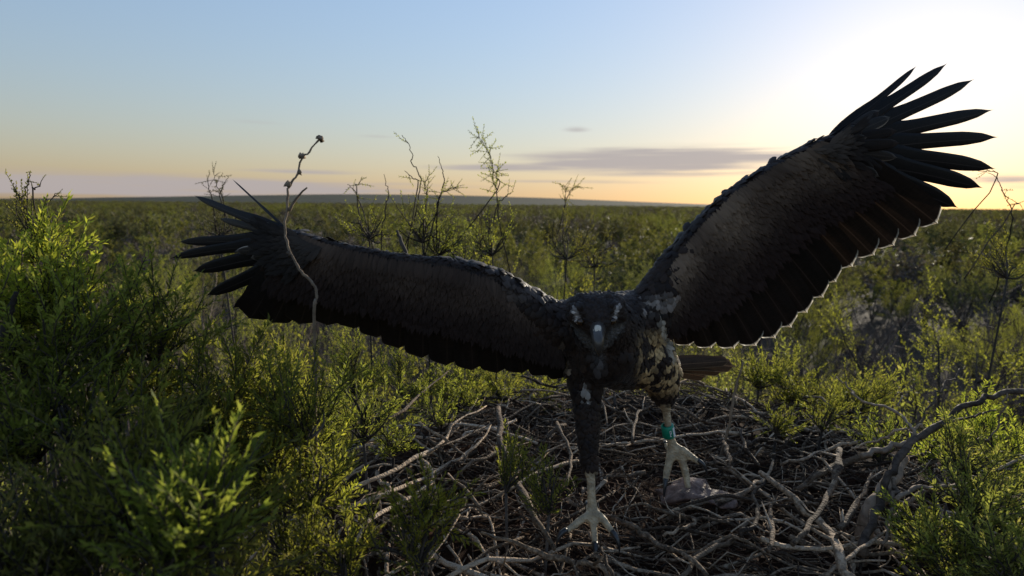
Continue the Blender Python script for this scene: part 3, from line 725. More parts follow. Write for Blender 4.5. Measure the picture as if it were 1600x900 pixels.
def feather(name, kind, mat, root, tip, halfw, nrm=None, bend=.06, side=0.0, flip=False, parent=None, zthick=None):
    """blade from root to tip; bend bows it along its normal, side sweeps it in its plane"""
    root, tip = Vector(root), Vector(tip); ax = tip-root; L = ax.length; yv = ax.normalized()
    n = Vector(nrm) if nrm is not None else (CM.translation-root)
    n = (n - yv*n.dot(yv)).normalized(); xv = yv.cross(n).normalized()
    if flip: xv = -xv
    src = FM[kind]; V = np.zeros(len(src.vertices)*3, np.float32); src.vertices.foreach_get('co', V); V = V.reshape(-1, 3).astype(float)
    y = V[:, 1].copy(); x = V[:, 0]*halfw; z = V[:, 2]*halfw
    z = z + bend*L*(4*y*(1-y)); x = x + side*L*(4*y*(1-y))
    Wd = np.array(root)[None] + x[:, None]*np.array(xv) + (y*L)[:, None]*np.array(yv) + z[:, None]*np.array(n)
    me = src.copy(); me.name = name; me.vertices.foreach_set('co', Wd.astype(np.float32).ravel())
    if flip: me.flip_normals()
    me.materials.clear(); me.materials.append(M[mat]); me.update()
    return obj(name, me, None, parent or eagle)
# ---- body: one continuous surface grown over overlapping spheres, remeshed
body_mb = MB()
import bmesh
_ico = bmesh.new(); bmesh.ops.create_icosphere(_ico, subdivisions=2, radius=1.0)
ICV = np.array([v.co[:] for v in _ico.verts]); ICF = np.array([[v.index for v in f.verts] for f in _ico.faces]); _ico.free()
def blob(p, r, sc=(1, 1, 1)):
    body_mb.add(ICV*np.array(sc)*r + np.array(p), tris=ICF)
def chain(nodes, step=.35):
    """nodes: (px, py, depth, radius m)"""
    for a, b in zip(nodes[:-1], nodes[1:]):
        pa, pb = P(*a[:3]), P(*b[:3]); L = (pb-pa).length; n = max(2, int(L/(min(a[3], b[3])*step)))
        for i in range(n+1):
            t = i/n; blob(pa.lerp(pb, t), a[3]+(b[3]-a[3])*t)
chain([(944, 546, 1.13, .062), (966, 543, 1.24, .083), (990, 560, 1.38, .070), (1004, 572, 1.50, .030)])       # chest to rump
chain([(950, 525, 1.14, .066), (940, 508, 1.09, .054), (932, 492, 1.05, .040)]); chain([(914, 487, 1.045, .034), (950, 486, 1.045, .034)]); chain([(962, 505, 1.17, .055), (988, 494, 1.21, .050)]); chain([(900, 512, 1.15, .05), (880, 508, 1.15, .045)])                                # neck and crown
chain([(932, 490, 1.035, .034), (933, 503, 1.020, .028), (934, 514, 1.010, .017)])                                # face
chain([(905, 482, 1.012, .010), (897, 496, 1.02, .012)]); chain([(961, 480, 1.012, .010), (968, 494, 1.02, .012)])  # brow ridges
chain([(930, 545, 1.14, .052), (914, 580, 1.15, .036), (916, 620, 1.15, .026), (919, 680, 1.14, .019), (922, 738, 1.13, .0120)])  # left thigh
chain([(1010, 560, 1.25, .060), (1030, 580, 1.28, .045), (1036, 606, 1.30, .033), (1040, 636, 1.31, .0125)])     # right thigh
FOOT_L, FOOT_R = (926, 800, 1.118), (1050, 697, 1.338)
chain([(923, 736, 1.13, .0095), (924, 770, 1.124, .0088), (926, 795, 1.12, .0100), (926, 803, 1.117, .0125)])
chain([(1040, 634, 1.31, .0098), (1044, 665, 1.322, .0088), (1049, 690, 1.335, .0105), (1052, 700, 1.338, .0125)])
def on_floor(px, py, h=.010):
    return on_nest(px, py, h)
LTOE = [[(926, 803), (908, 815), (896, 822), (883, 831)], [(927, 804), (927, 822), (929, 838), (930, 852)], [(930, 803), (941, 812), (950, 822), (958, 834)]]
RTOE = [[(1051, 700), (1066, 706), (1078, 712), (1092, 722)], [(1052, 702), (1066, 722), (1072, 742), (1076, 766)], [(1050, 702), (1046, 722), (1042, 738), (1040, 752)]]
talons = []
def toes(paths, d0, d1):
    for tp in paths:
        n = len(tp); nodes = []
        for i, (x, y) in enumerate(tp):
            d = d0 + (d1-d0)*i/(n-1); r = [.0105, .0085, .0080, .0062][i]*(d0/1.2)
            nodes.append((x, y + (-3 if i == 1 else 0), d, r))
        chain(nodes, .5); talons.append((nodes[-2], nodes[-1]))
toes(LTOE, 1.117, 1.085)
toes(RTOE, 1.338, 1.315)
for f, back in ((FOOT_L, (918, 790, 1.175)), (FOOT_R, (1040, 694, 1.40))):
    a = (f[0], f[1]+2, f[2], .009); b = ((f[0]+back[0])/2, (f[1]+back[1])/2+5, (f[2]+back[2])/2, .0085); c = (*back[:2], back[2], .006)
    chain([a, b, c], .5); talons.append((b, c))
# arms: raised wing on the right, lowered wing on the left
RARM = [(1000, 508, 1.21, .055), (1020, 474, 1.20, .042), (1050, 415, 1.19, .026), (1094, 358, 1.175, .019), (1148, 303, 1.16, .0145), (1214, 260, 1.15, .0115), (1286, 222, 1.145, .009), (1322, 210, 1.15, .006)]
LARM = [(905, 512, 1.14, .055), (864, 506, 1.13, .040), (820, 473, 1.11, .031), (768, 437, 1.09, .023), (700, 417, 1.075, .0175), (625, 408, 1.07, .0135), (555, 393, 1.07, .011), (500, 379, 1.08, .009), (462, 364, 1.095, .006)]
chain(RARM, .3); chain(LARM, .3)
raw = body_mb.mesh('body_raw')
tmp = bpy.data.objects.new('tmp', raw); COL.objects.link(tmp)
rm = tmp.modifiers.new('r', 'REMESH'); rm.mode = 'VOXEL'; rm.voxel_size = .0042; rm.use_smooth_shade = True
sm_ = tmp.modifiers.new('s', 'SMOOTH'); sm_.factor = .5; sm_.iterations = 5
dg = bpy.context.evaluated_depsgraph_get()
body_me = bpy.data.meshes.new_from_object(tmp.evaluated_get(dg)); body_me.name = 'body'
bpy.data.objects.remove(tmp)
CMI = CM.inverted()
CMIn = np.array(CMI)
def to_px(V):
    Vc = np.c_[V, np.ones(len(V))] @ CMIn.T
    return W0/2 + FPX*Vc[:, 0]/-Vc[:, 2], H0/2 - FPX*Vc[:, 1]/-Vc[:, 2], -Vc[:, 2]
nv = len(body_me.vertices); BV = np.zeros(nv*3, np.float32); body_me.vertices.foreach_get('co', BV); BV = BV.reshape(-1, 3).astype(float)
def seg_d(x, y, a, b):
    a, b = np.array(a, float), np.array(b, float); d = b-a
    t = np.clip(((x-a[0])*d[0]+(y-a[1])*d[1])/(d@d), 0, 1); return np.hypot(x-a[0]-t*d[0], y-a[1]-t*d[1])
def plumage_col(V):
    """colour of the plumage itself over the body"""
    x, y, d = to_px(V)
    n = np.array([mnoise.noise(Vector(v)*38) for v in V]); n2 = np.array([mnoise.noise(Vector(v)*85+Vector((3, 1, 2))) for v in V])
    c = np.tile(np.array([.020, .0115, .0078]), (len(V), 1))*(1+.5*n[:, None])
    def paint(mask, col): c[:] = c*(1-mask[:, None]) + np.array(col)*mask[:, None]
    sm = lambda v, a, b: np.clip((v-a)/(b-a), 0, 1)**2*(3-2*np.clip((v-a)/(b-a), 0, 1))
    paint(sm(x, 988, 1012)*sm(y, 505, 540)*sm(1072-x, 0, 14)*sm(622-y, 0, 20)*sm(n+.4*n2, -.02, .14), (.48, .33, .16))      # spotted buff flank
    paint(sm(17-seg_d(x, y, (1008, 478), (1046, 466)), 0, 12)*sm(n2, -.35, .05), (.23, .19, .16))                          # ruffled grey shoulder
    paint(sm(6-seg_d(x, y, (1030, 495), (1050, 560)), 0, 5), (.36, .31, .24))
    paint(sm(30-seg_d(x, y, (1070, 430), (1150, 340)), 0, 30)*.6*sm(n, -.3, .3), (.085, .066, .052))  # grey-brown sheen along the wings' leading edges, put into the colour
    paint(sm(26-seg_d(x, y, (1160, 320), (1280, 240)), 0, 26)*.6*sm(n, -.3, .3), (.075, .058, .046))
    paint(sm(24-seg_d(x, y, (840, 470), (770, 435)), 0, 24)*.7*sm(n, -.3, .3), (.080, .064, .054))
    paint(sm(8-seg_d(x, y, (874, 540), (890, 575)), 0, 6)*sm(n2, -.4, 0), (.34, .26, .19))                                   # pale streak on the left flank
    paint(sm(11-seg_d(x, y, (910, 600), (918, 628)), 0, 9)*sm(n2, -.1, .2)*sm(1.2-d, 0, .02), (.24, .215, .19))               # pale tuft on the left thigh
    hd = sm(1.085-d, 0, .03)
    paint(hd*sm(n2+.15,-.2,.1)*sm(5.2-np.minimum(seg_d(x, y, (898, 484), (904, 503)), seg_d(x, y, (965, 480), (957, 503))), 0, 5), (.46, .42, .39))   # pale brow flecks
    paint(hd*sm(11-np.minimum(seg_d(x, y, (893, 512), (922, 536)), seg_d(x, y, (967, 510), (944, 536))), 0, 8)*.7, (.15, .15, .15))  # grey gape and cheeks
    paint(sm(1.10-d, 0, .05)*sm(16-seg_d(x, y, (934, 545), (937, 575)), 0, 12)*.5, (.16, .16, .165))
    bare = np.where(x < 985, sm(y, 733, 738), sm(y, 630, 635))*np.where((np.abs(x-924) < 70) | (np.abs(x-1055) < 70), 1, 0)
    paint(bare*(.75+.25*np.clip(n2*2, -1, 1)), (.56, .435, .275))                                                                                                # bare cream shanks and toes
    return c, bare
bc_, bare_ = plumage_col(BV)
at = body_me.color_attributes.new('col', 'FLOAT_COLOR', 'POINT'); at.data.foreach_set('color', np.c_[bc_, np.ones(nv)].astype(np.float32).ravel())
m, nt, out = newmat('eagle_skin_and_down')
vc = nd(nt, 'ShaderNodeAttribute', attribute_name='col'); tcn = nd(nt, 'ShaderNodeTexCoord')
vo_ = nd(nt, 'ShaderNodeTexVoronoi', {'Vector': tcn.outputs['Object'], 'Scale': 190.0})
n1 = nd(nt, 'ShaderNodeTexNoise', {'Vector': tcn.outputs['Object'], 'Scale': 120.0, 'Detail': 4.0})
vm = nd(nt, 'ShaderNodeMath', {0: n1.outputs[0], 1: .8, 2: .55}, operation='MULTIPLY_ADD')
cc = nd(nt, 'ShaderNodeVectorMath', {0: vc.outputs['Color'], 'Scale': vm.outputs[0]}, operation='SCALE')
bp = nd(nt, 'ShaderNodeBump', {'Strength': .9, 'Distance': .0025, 'Height': vo_.outputs['Distance']})
b = nd(nt, 'ShaderNodeBsdfPrincipled', {'Base Color': cc.outputs[0], 'Roughness': .65, 'Specular IOR Level': .3, 'Normal': bp.outputs[0]})
nt.links.new(b.outputs[0], out.inputs[0])
body_me.materials.append(m)
for p in body_me.polygons: p.use_smooth = True
obj('body', body_me, None, eagle)
# ---- contour feathers over head, breast, thighs and arms
nf = len(body_me.polygons); FC = np.zeros(nf*3, np.float32); body_me.polygons.foreach_get('center', FC); FC = FC.reshape(-1, 3).astype(float)
FN = np.zeros(nf*3, np.float32); body_me.polygons.foreach_get('normal', FN); FN = FN.reshape(-1, 3).astype(float)
pr = np.random.default_rng(3)
ix = pr.choice(nf, min(nf, 11000), replace=False)
fc, fb = plumage_col(FC[ix])
keep = fb < .3; ix = ix[keep]; fc = fc[keep]
pos, nor = FC[ix], FN[ix]
xx, yy, dd_ = to_px(pos)
camr, camu, camb = np.array(CR @ Vector((1, 0, 0))), np.array(CR @ Vector((0, 1, 0))), np.array(CR @ Vector((0, 0, -1)))
# flow of the plumage: backwards over head and trunk, down the legs, across the arms towards the trailing edge
flow = np.tile(-.8*camu + .6*camb, (len(pos), 1))
head = dd_ < 1.075
hx, hy = xx-934, yy-520
flow[head & (yy < 530)] = 0
hm = head & (yy < 530)
flow[hm] = (hx[hm, None]/40)*camr + (-hy[hm, None]/40)*camu + 1.1*camb
ra = (xx > 1050) & (yy < 480); flow[ra] = .8*camr - .55*camu + .1*camb
la = (xx < 850); flow[la] = -.35*camr - .9*camu + .1*camb
flow = flow + pr.normal(0, .22, flow.shape)
flow -= nor*np.sum(flow*nor, 1, keepdims=True); flow /= np.linalg.norm(flow, axis=1, keepdims=True)+1e-9
Lf = pr.uniform(.014, .026, len(pos)); Lf[head] *= .42
legs_ = (yy > 615); Lf[legs_] *= .8
fl_ = (xx > 985) & (yy > 500); Lf[fl_] *= .72
arms_ = ra | la; Lf[arms_] *= 1.35
sd = np.cross(nor, flow); wd = Lf*.27
lift = pr.uniform(.05, .24, len(pos)); lift[arms_] *= .5
p0 = pos - flow*(Lf*.25)[:, None] + nor*.0004
d_ = flow + nor*lift[:, None]
p1 = p0 + d_*(Lf*.45)[:, None]; p2 = p0 + d_*(Lf*.8)[:, None] ; tipp = p0 + d_*Lf[:, None] - nor*(Lf*.06)[:, None]
VV = np.stack([p0, p1+sd*wd[:, None], p1+nor*(wd*.35)[:, None], p1-sd*wd[:, None], p2+sd*(wd*.85)[:, None], p2+nor*(wd*.3)[:, None], p2-sd*(wd*.85)[:, None], tipp], 1)
tri = np.array([[0, 2, 1], [0, 3, 2], [4, 5, 7], [5, 6, 7]]); qd = np.array([[1, 2, 5, 4], [2, 3, 6, 5]])
k = (np.arange(len(pos))*8)[:, None, None]
shade = (1+pr.normal(0, .22, len(pos)))[:, None]
FCol = np.clip(fc*shade, .006, .9)
mbp = MB(); mbp.add(VV.reshape(-1, 3), (qd[None]+k).reshape(-1, 4), (tri[None]+k).reshape(-1, 3), np.repeat(FCol, 8, 0))
m, nt, out = newmat('contour_feathers'); plm = m
vc = nd(nt, 'ShaderNodeAttribute', attribute_name='col')
b = nd(nt, 'ShaderNodeBsdfPrincipled', {'Base Color': vc.outputs['Color'], 'Roughness': .6, 'Specular IOR Level': .18, 'Sheen Weight': .06, 'Sheen Roughness': .5})
nt.links.new(b.outputs[0], out.inputs[0])
tag(obj('plumage', mbp, m, eagle), kind='stuff')
# ---- wings
def along(path, t):
    n = len(path)-1; i = min(int(t*n), n-1); f = t*n-i; return [path[i][k]+(path[i+1][k]-path[i][k])*f for k in range(3)]
# raised wing (photo right)
pr_tips = [(1433, 102, 1.20), (1481, 98, 1.205), (1523, 123, 1.21), (1553, 171, 1.215), (1561, 214, 1.22), (1557, 264, 1.225), (1537, 294, 1.23), (1498, 325, 1.235)]
pr_root = [(1296, 211), (1292, 216), (1290, 222), (1292, 228), (1296, 234), (1300, 240), (1302, 246), (1300, 252)]
pr_w = [8.5, 13.5, 16, 17.5, 18.5, 20, 21, 23]
for i, (t, r_, w) in enumerate(zip(pr_tips, pr_root, pr_w)):
    feather('primary_feather', 'primary', 'primary', P(*r_, 1.150+.0022*i), P(*t), px_r(w, 1.2), bend=.03, side=[.018, .016, .012, .0, -.008, -.018, -.02, -.02][i])
sec_t = [(1466, 349), (1432, 369), (1398, 384), (1367, 399), (1333, 417), (1307, 441), (1287, 465), (1262, 489), (1237, 512), (1212, 529), (1182, 541), (1148, 545), (1112, 544), (1078, 540), (1050, 533)]
for i, t in enumerate(sec_t):
    f = i/(len(sec_t)-1)
    rt = along(RARM[1:7], 1-f*.93)
    rp = P(rt[0]+6*(1-f), rt[1]+10, rt[2]+.004+.002*i)
    feather('secondary_feather', 'secondary', 'secondary_edge' if i < 5 else 'secondary', rp, P(*t, 1.235+.05*f), px_r(23, 1.2), bend=.05, side=-.02)
def covert_row(arm, t0, t1, n, targets, frac, hw, mat, doff, bend=.05, jit=.03, name='covert_feather', alt=None):
    """n coverts rooted along the arm, each reaching frac of the way to the flight feather tips"""
    for i in range(n):
        f = i/(n-1); rt = along(arm, t0+(t1-t0)*f)
        g = f*(len(targets)-1); a = min(int(g), len(targets)-2); tt = [targets[a][k]+(targets[a+1][k]-targets[a][k])*(g-a) for k in range(3)]
        rp = P(rt[0], rt[1], rt[2]-doff); tp = P(tt[0], tt[1], tt[2]-doff*.4)
        fr = frac*(1+pr.normal(0, jit))
        q = rp.lerp(tp, fr) + (CM.translation-rp).normalized()*(.010+.004*pr.random())
        mt = alt if (alt and pr.random() < .35) else mat
        feather(name, 'covert', mt, rp, q, hw*(1+pr.normal(0, .08)), bend=bend+pr.normal(0, .01), side=pr.normal(0, .01))
allt_R = [(x, y, d) for (x, y, d) in reversed(pr_tips)]
secR = [(*t, 1.235+.05*i/14) for i, t in enumerate(sec_t)]
hand = [(1270, 238, 1.14), (1300, 224, 1.143)]
for n_, fr_, w_, do_ in ((19, .56, 17, .003), (23, .42, 14, .008), (27, .30, 11.5, .012), (31, .20, 10, .016), (34, .11, 9, .019)):
    covert_row(RARM[1:7], 1.0, .04, n_, secR, fr_, px_r(w_, 1.2), 'covert', do_, bend=.035, jit=.07)
covert_row(hand, 0, 1, 9, [(1440, 395, 1.235)]+allt_R[:7]+[(1470, 110, 1.2)], .42, px_r(9, 1.2), 'covert', .006, alt='covert_pale', bend=.03)
covert_row(hand, 0, 1, 9, [(1440, 395, 1.235)]+allt_R[:7]+[(1460, 110, 1.2)], .24, px_r(8, 1.2), 'covert', .010, alt='covert_pale', bend=.03)
# lowered wing (photo left)
pl_tips = [(362, 279, 1.30), (303, 305, 1.26), (342, 341, 1.24), (277, 378, 1.20), (264, 404, 1.18), (300, 424, 1.17), (321, 462, 1.16), (362, 482, 1.15)]
pl_root = [(452, 362), (456, 364), (460, 367), (464, 372), (468, 378), (472, 384), (476, 390), (480, 394)]
pl_w = [2.4, 10, 10, 13, 13, 18, 17, 18]
for i, (t, r_, w) in enumerate(zip(pl_tips, pl_root, pl_w)):
    feather('primary_feather', 'primary', 'primary', P(*r_, 1.095-.002*i), P(*t), px_r(w, 1.12), bend=.03, flip=True, side=[0, .01, .01, .0, -.02, .0, .01, .02][i])
secl_t = [(388, 498), (424, 505), (466, 507), (510, 509), (552, 514), (588, 528), (622, 545), (658, 560), (696, 572), (736, 580), (776, 584), (816, 584), (856, 587), (886, 590)]
for i, t in enumerate(secl_t):
    f = i/(len(secl_t)-1); rt = along(LARM[1:9], 1-f*.9)
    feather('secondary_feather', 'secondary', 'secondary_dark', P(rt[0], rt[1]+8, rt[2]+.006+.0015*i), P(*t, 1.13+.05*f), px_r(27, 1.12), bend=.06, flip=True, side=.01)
secL = [(*t, 1.13+.05*i/13) for i, t in enumerate(secl_t)]
for n_, fr_, w_, do_ in ((19, .58, 19, .003), (24, .45, 16, .008), (28, .33, 13, .012), (32, .22, 11, .016), (35, .12, 10, .019)):
    covert_row(LARM[1:9], .98, .05, n_, secL, fr_, px_r(w_, 1.1), 'covert', do_, bend=.035, jit=.07)
handl = [(500, 388, 1.07), (468, 374, 1.085)]
covert_row(handl, 0, 1, 8, [(390, 500, 1.14)]+[t for t in reversed(pl_tips[1:])], .5, px_r(9, 1.1), 'covert', .006, alt='covert_pale', bend=.03)
covert_row(handl, 0, 1, 8, [(400, 500, 1.14)]+[t for t in reversed(pl_tips[1:])], .3, px_r(8, 1.1), 'covert', .010, alt='covert_pale', bend=.03)
# tail, fanned behind the right flank
for i, (x, y) in enumerate([(1144, 563), (1146, 572), (1130, 580), (1105, 588)]):
    feather('tail_feather', 'secondary', 'tail', P(1012, 572, 1.48+.004*i), P(x+pr.normal(0, 2), y, 1.58+.008*i), px_r(11+pr.normal(0, 1.5), 1.55), bend=-.02+pr.normal(0, .015), side=pr.normal(0, .015))
# ---- soft small feathers that blur the covert rows, lit leading edge painted in
def wing_plumage(arm, tips, n, t0, t1, maxf, lit_lead, base, flip):
    pos, dr, nrm, col, Ls = [], [], [], [], []
    for k in range(n):
        f = pr.random(); rt = along(arm, t0+(t1-t0)*f); g = f*(len(tips)-1); a = min(int(g), len(tips)-2); tt = [tips[a][q]+(tips[a+1][q]-tips[a][q])*(g-a) for q in range(3)]
        rp, tp = P(*rt), P(*tt); s = maxf*pr.random()**1.25 - .02
        v = (CM.translation-rp).normalized(); p_ = rp.lerp(tp, s) + v*(.0225*(1-s*1.15)+.004+.05*(tp-rp).length*4*max(s, 0)*(1-s)*.8)
        d = (tp-rp).normalized()
        m_ = .5+.5*mnoise.noise(Vector(p_)*16) ; w = max(0, 1-s/(maxf*.8))*m_
        w = min(1, w*1.3)**1.5; c = np.array(base)*(1-w)+np.array(lit_lead)*w  # soft lit band near the leading edge is put into the feather colour
        pos.append(np.array(p_)); dr.append(np.array(d)+pr.normal(0, .13, 3)); nrm.append(np.array(v)); col.append(c*(1+.10*pr.normal())); Ls.append(pr.uniform(.024, .048)*(.75+.9*max(s, 0)))
    pos, dr, nrm, col, Ls = map(np.array, (pos, dr, nrm, col, Ls))
    dr -= nrm*np.sum(dr*nrm, 1, keepdims=True); dr /= np.linalg.norm(dr, axis=1, keepdims=True); sd = np.cross(nrm, dr); wd = Ls*.11
    li = pr.uniform(0, .045, n)[:, None]; d_ = dr+nrm*li
    p1 = pos+d_*(Ls*.4)[:, None]; p2 = pos+d_*(Ls*.75)[:, None]; tp_ = pos+d_*Ls[:, None]-nrm*(Ls*.05)[:, None]
    VV = np.stack([pos, p1+sd*wd[:, None], p1+nrm*(wd*.10)[:, None], p1-sd*wd[:, None], p2+sd*(wd*.8)[:, None], p2+nrm*(wd*.08)[:, None], p2-sd*(wd*.8)[:, None], tp_], 1)
    k = (np.arange(n)*8)[:, None, None]
    mbp.add(VV.reshape(-1, 3), (qd[None]+k).reshape(-1, 4), (tri[None]+k).reshape(-1, 3), np.repeat(np.clip(col, .005, .9), 8, 0))
mbp = MB()
wing_plumage(RARM[1:7], secR, 7500, 1.0, .02,   .46, (.17, .118, .080), (.020, .0095, .0075), False)
wing_plumage(hand, [(1440, 395, 1.235)]+allt_R[:7]+[(1470, 110, 1.2)], 120, 0, 1, .20, (.09, .070, .055), (.016, .011, .009), False)
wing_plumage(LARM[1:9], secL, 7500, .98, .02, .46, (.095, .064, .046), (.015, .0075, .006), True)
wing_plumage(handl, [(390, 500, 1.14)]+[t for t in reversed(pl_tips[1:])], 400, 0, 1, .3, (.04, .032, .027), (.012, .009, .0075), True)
tag(obj('wing_plumage', mbp, plm, eagle), kind='stuff')
# ---- beak, cere, eyes, talons, leg band
def loft(mb, path, rads, wid, sides=12):
    tube(mb, smooth_path(path, 4), lerp_list(rads, 4*(len(path)-1)+1), sides, flat=wid)
m, nt, out = newmat('beak_horn')
tcn = nd(nt, 'ShaderNodeTexCoord'); nz = nd(nt, 'ShaderNodeTexNoise', {'Vector': tcn.outputs['Object'], 'Scale': 60.0, 'Detail': 4.0})
c = ramp(nt, nz.outputs[0], [(.3, (.030, .025, .022)), (.7, (.075, .062, .052))])
b = nd(nt, 'ShaderNodeBsdfPrincipled', {'Base Color': c, 'Roughness': .32}); nt.links.new(b.outputs[0], out.inputs[0]); M['beak'] = m
m, nt, out = newmat('cere_skin')
tcn = nd(nt, 'ShaderNodeTexCoord'); nz = nd(nt, 'ShaderNodeTexNoise', {'Vector': tcn.outputs['Object'], 'Scale': 200.0, 'Detail': 3.0})
c = ramp(nt, nz.outputs[0], [(.3, (.48, .40, .29)), (.7, (.66, .56, .42))])
b = nd(nt, 'ShaderNodeBsdfPrincipled', {'Base Color': c, 'Roughness': .4}); nt.links.new(b.outputs[0], out.inputs[0]); M['cere'] = m
mb = MB(); loft(mb, [P(934, 512, 1.008), P(934, 520, .980), P(934.5, 532, .962), P(935.2, 545, .960), P(935.8, 557, .972)], [.0135, .0120, .0098, .0062, .0010], 1.1)
bk = obj('beak', mb, M['beak'], eagle)
mb = MB(); loft(mb, [P(934, 527, 1.005), P(934.5, 536, .990), P(935, 545, .982)], [.009, .0075, .002], .8)
obj('lower_mandible', mb, M['beak'], bk)
mb = MB(); loft(mb, [P(934, 510, .998), P(934, 516, .978), P(934, 522, .968), P(934.3, 528, .966)], [.006, .0088, .0080, .003], 1.0)
obj('cere', mb, M['cere'], bk)
m, nt, out = newmat('eye_dark_amber')
tcn = nd(nt, 'ShaderNodeTexCoord'); nz = nd(nt, 'ShaderNodeTexNoise', {'Vector': tcn.outputs['Object'], 'Scale': 300.0})
c = ramp(nt, nz.outputs[0], [(.4, (.012, .007, .004)), (.6, (.05, .025, .01))])
b = nd(nt, 'ShaderNodeBsdfPrincipled', {'Base Color': c, 'Roughness': .08}); nt.links.new(b.outputs[0], out.inputs[0])
for (x, y, d) in ((907, 503, 1.006), (957, 502, 1.006)):
    mb = MB(); mb.add(ICV*.0062 + np.array(P(x, y, d)), tris=ICF); obj('eye', mb, m, eagle)
m, nt, out = newmat('talon_black')
tcn = nd(nt, 'ShaderNodeTexCoord'); nz = nd(nt, 'ShaderNodeTexNoise', {'Vector': tcn.outputs['Object'], 'Scale': 150.0})
c = ramp(nt, nz.outputs[0], [(.3, (.012, .011, .011)), (.7, (.05, .045, .042))])
b = nd(nt, 'ShaderNodeBsdfPrincipled', {'Base Color': c, 'Roughness': .3}); nt.links.new(b.outputs[0], out.inputs[0])
for a, b_ in talons:
    pa, pb = P(*a[:3]), P(*b_[:3]); d = (pb-pa).normalized()
    mb = MB(); up = Vector((0, 0, 1))
    tube(mb, smooth_path([pb-d*.003+up*.002, pb+d*.010+up*.002, pb+d*.018-up*.006, pb+d*.021-up*.017], 3), lerp_list([.0058, .0048, .003, .0005], 10), 8)
    obj('talon', mb, m, eagle)
m, nt, out = newmat('band_green')
tcn = nd(nt, 'ShaderNodeTexCoord'); nz = nd(nt, 'ShaderNodeTexNoise', {'Vector': tcn.outputs['Object'], 'Scale': 120.0, 'Detail': 3.0})
c = ramp(nt, nz.outputs[0], [(.3, (.0, .17, .10)), (.7, (.005, .27, .16))])
b = nd(nt, 'ShaderNodeBsdfPrincipled', {'Base Color': c, 'Roughness': .35}); nt.links.new(b.outputs[0], out.inputs[0])
mb = MB(); pa, pb = P(1042.5, 664, 1.320), P(1045.5, 682, 1.329); ax = (pb-pa).normalized()
tube(mb, [pa, pa+ax*.0002, pa+ax*.0012, pb-ax*.0012, pb-ax*.0002, pb], [.009, .0128, .0138, .0138, .0128, .009], 20, cap=False)
band = obj('leg_band', mb, m, eagle); band['label'] = 'emerald green leg band with white mark'
# white engraved mark on the band
m2, nt, out = newmat('band_white')
tcn = nd(nt, 'ShaderNodeTexCoord'); nz = nd(nt, 'ShaderNodeTexNoise', {'Vector': tcn.outputs['Object'], 'Scale': 200.0})
c = ramp(nt, nz.outputs[0], [(.3, (.6, .62, .6)), (.7, (.8, .8, .78))])
b = nd(nt, 'ShaderNodeBsdfPrincipled', {'Base Color': c, 'Roughness': .5}); nt.links.new(b.outputs[0], out.inputs[0])
tocam = (CM.translation-pa); tocam = (tocam-ax*tocam.dot(ax)).normalized(); sdv = ax.cross(tocam)
if sdv.dot(Vector(camr)) < 0: sdv = -sdv
mb = MB()
def patch(a0, a1, t0, t1, rr=.0142):
    n = 5; V, Q = [], []
    for i in range(n+1):
        a = a0+(a1-a0)*i/n
        for t in (t0, t1): V.append(pa.lerp(pb, t)+(tocam*math.cos(a)+sdv*math.sin(a))*rr)
    for i in range(n): Q.append((2*i, 2*i+1, 2*i+3, 2*i+2))
    mb.add([tuple(v) for v in V], Q)
patch(.75, 1.3, .12, .9); patch(.18, .26, .25, .75); patch(.26, .40, .25, .33); patch(.26, .40, .46, .54); patch(.26, .40, .67, .75); patch(.40, .48, .25, .54)
obj('band_mark', mb, m2, band)
# ---- scrap of prey in the nest cup
mb = MB(); c0 = on_nest(1085, 772, .012); pp = []
for i in range(14):
    for j in range(20):
        th, ph = math.pi*i/13, 2*math.pi*j/20
        v = Vector((math.sin(th)*math.cos(ph)*.088, math.sin(th)*math.sin(ph)*.045, math.cos(th)*.011))
        k = 1+.5*mnoise.noise(v*30)+.28*mnoise.noise(v*85)
        v = Vector((v.x*k, v.y*k, v.z*k + .010*math.cos(v.x*45)+.007*mnoise.noise(v*40))); v.rotate(Quaternion((0, 0, 1), -.15)); pp.append(tuple(c0+v))
Q = [(i*20+j, (i+1)*20+j, (i+1)*20+(j+1) % 20, i*20+(j+1) % 20) for i in range(13) for j in range(20)]
mb.add(pp, Q)
m, nt, out = newmat('prey_skin')
tcn = nd(nt, 'ShaderNodeTexCoord'); nz = nd(nt, 'ShaderNodeTexNoise', {'Vector': tcn.outputs['Object'], 'Scale': 45.0, 'Detail': 6.0, 'Roughness': .7})
c = ramp(nt, nz.outputs[0], [(.35, (.05, .022, .014)), (.52, (.17, .095, .066)), (.72, (.33, .215, .16))])
bp = nd(nt, 'ShaderNodeBump', {'Strength': .8, 'Distance': .006, 'Height': nz.outputs[0]})
b = nd(nt, 'ShaderNodeBsdfPrincipled', {'Base Color': c, 'Roughness': .6, 'Normal': bp.outputs[0]}); nt.links.new(b.outputs[0], out.inputs[0])
tag(obj('prey_scrap', mb, m), 'pinkish grey scrap of prey skin lying by the banded foot', 'prey')
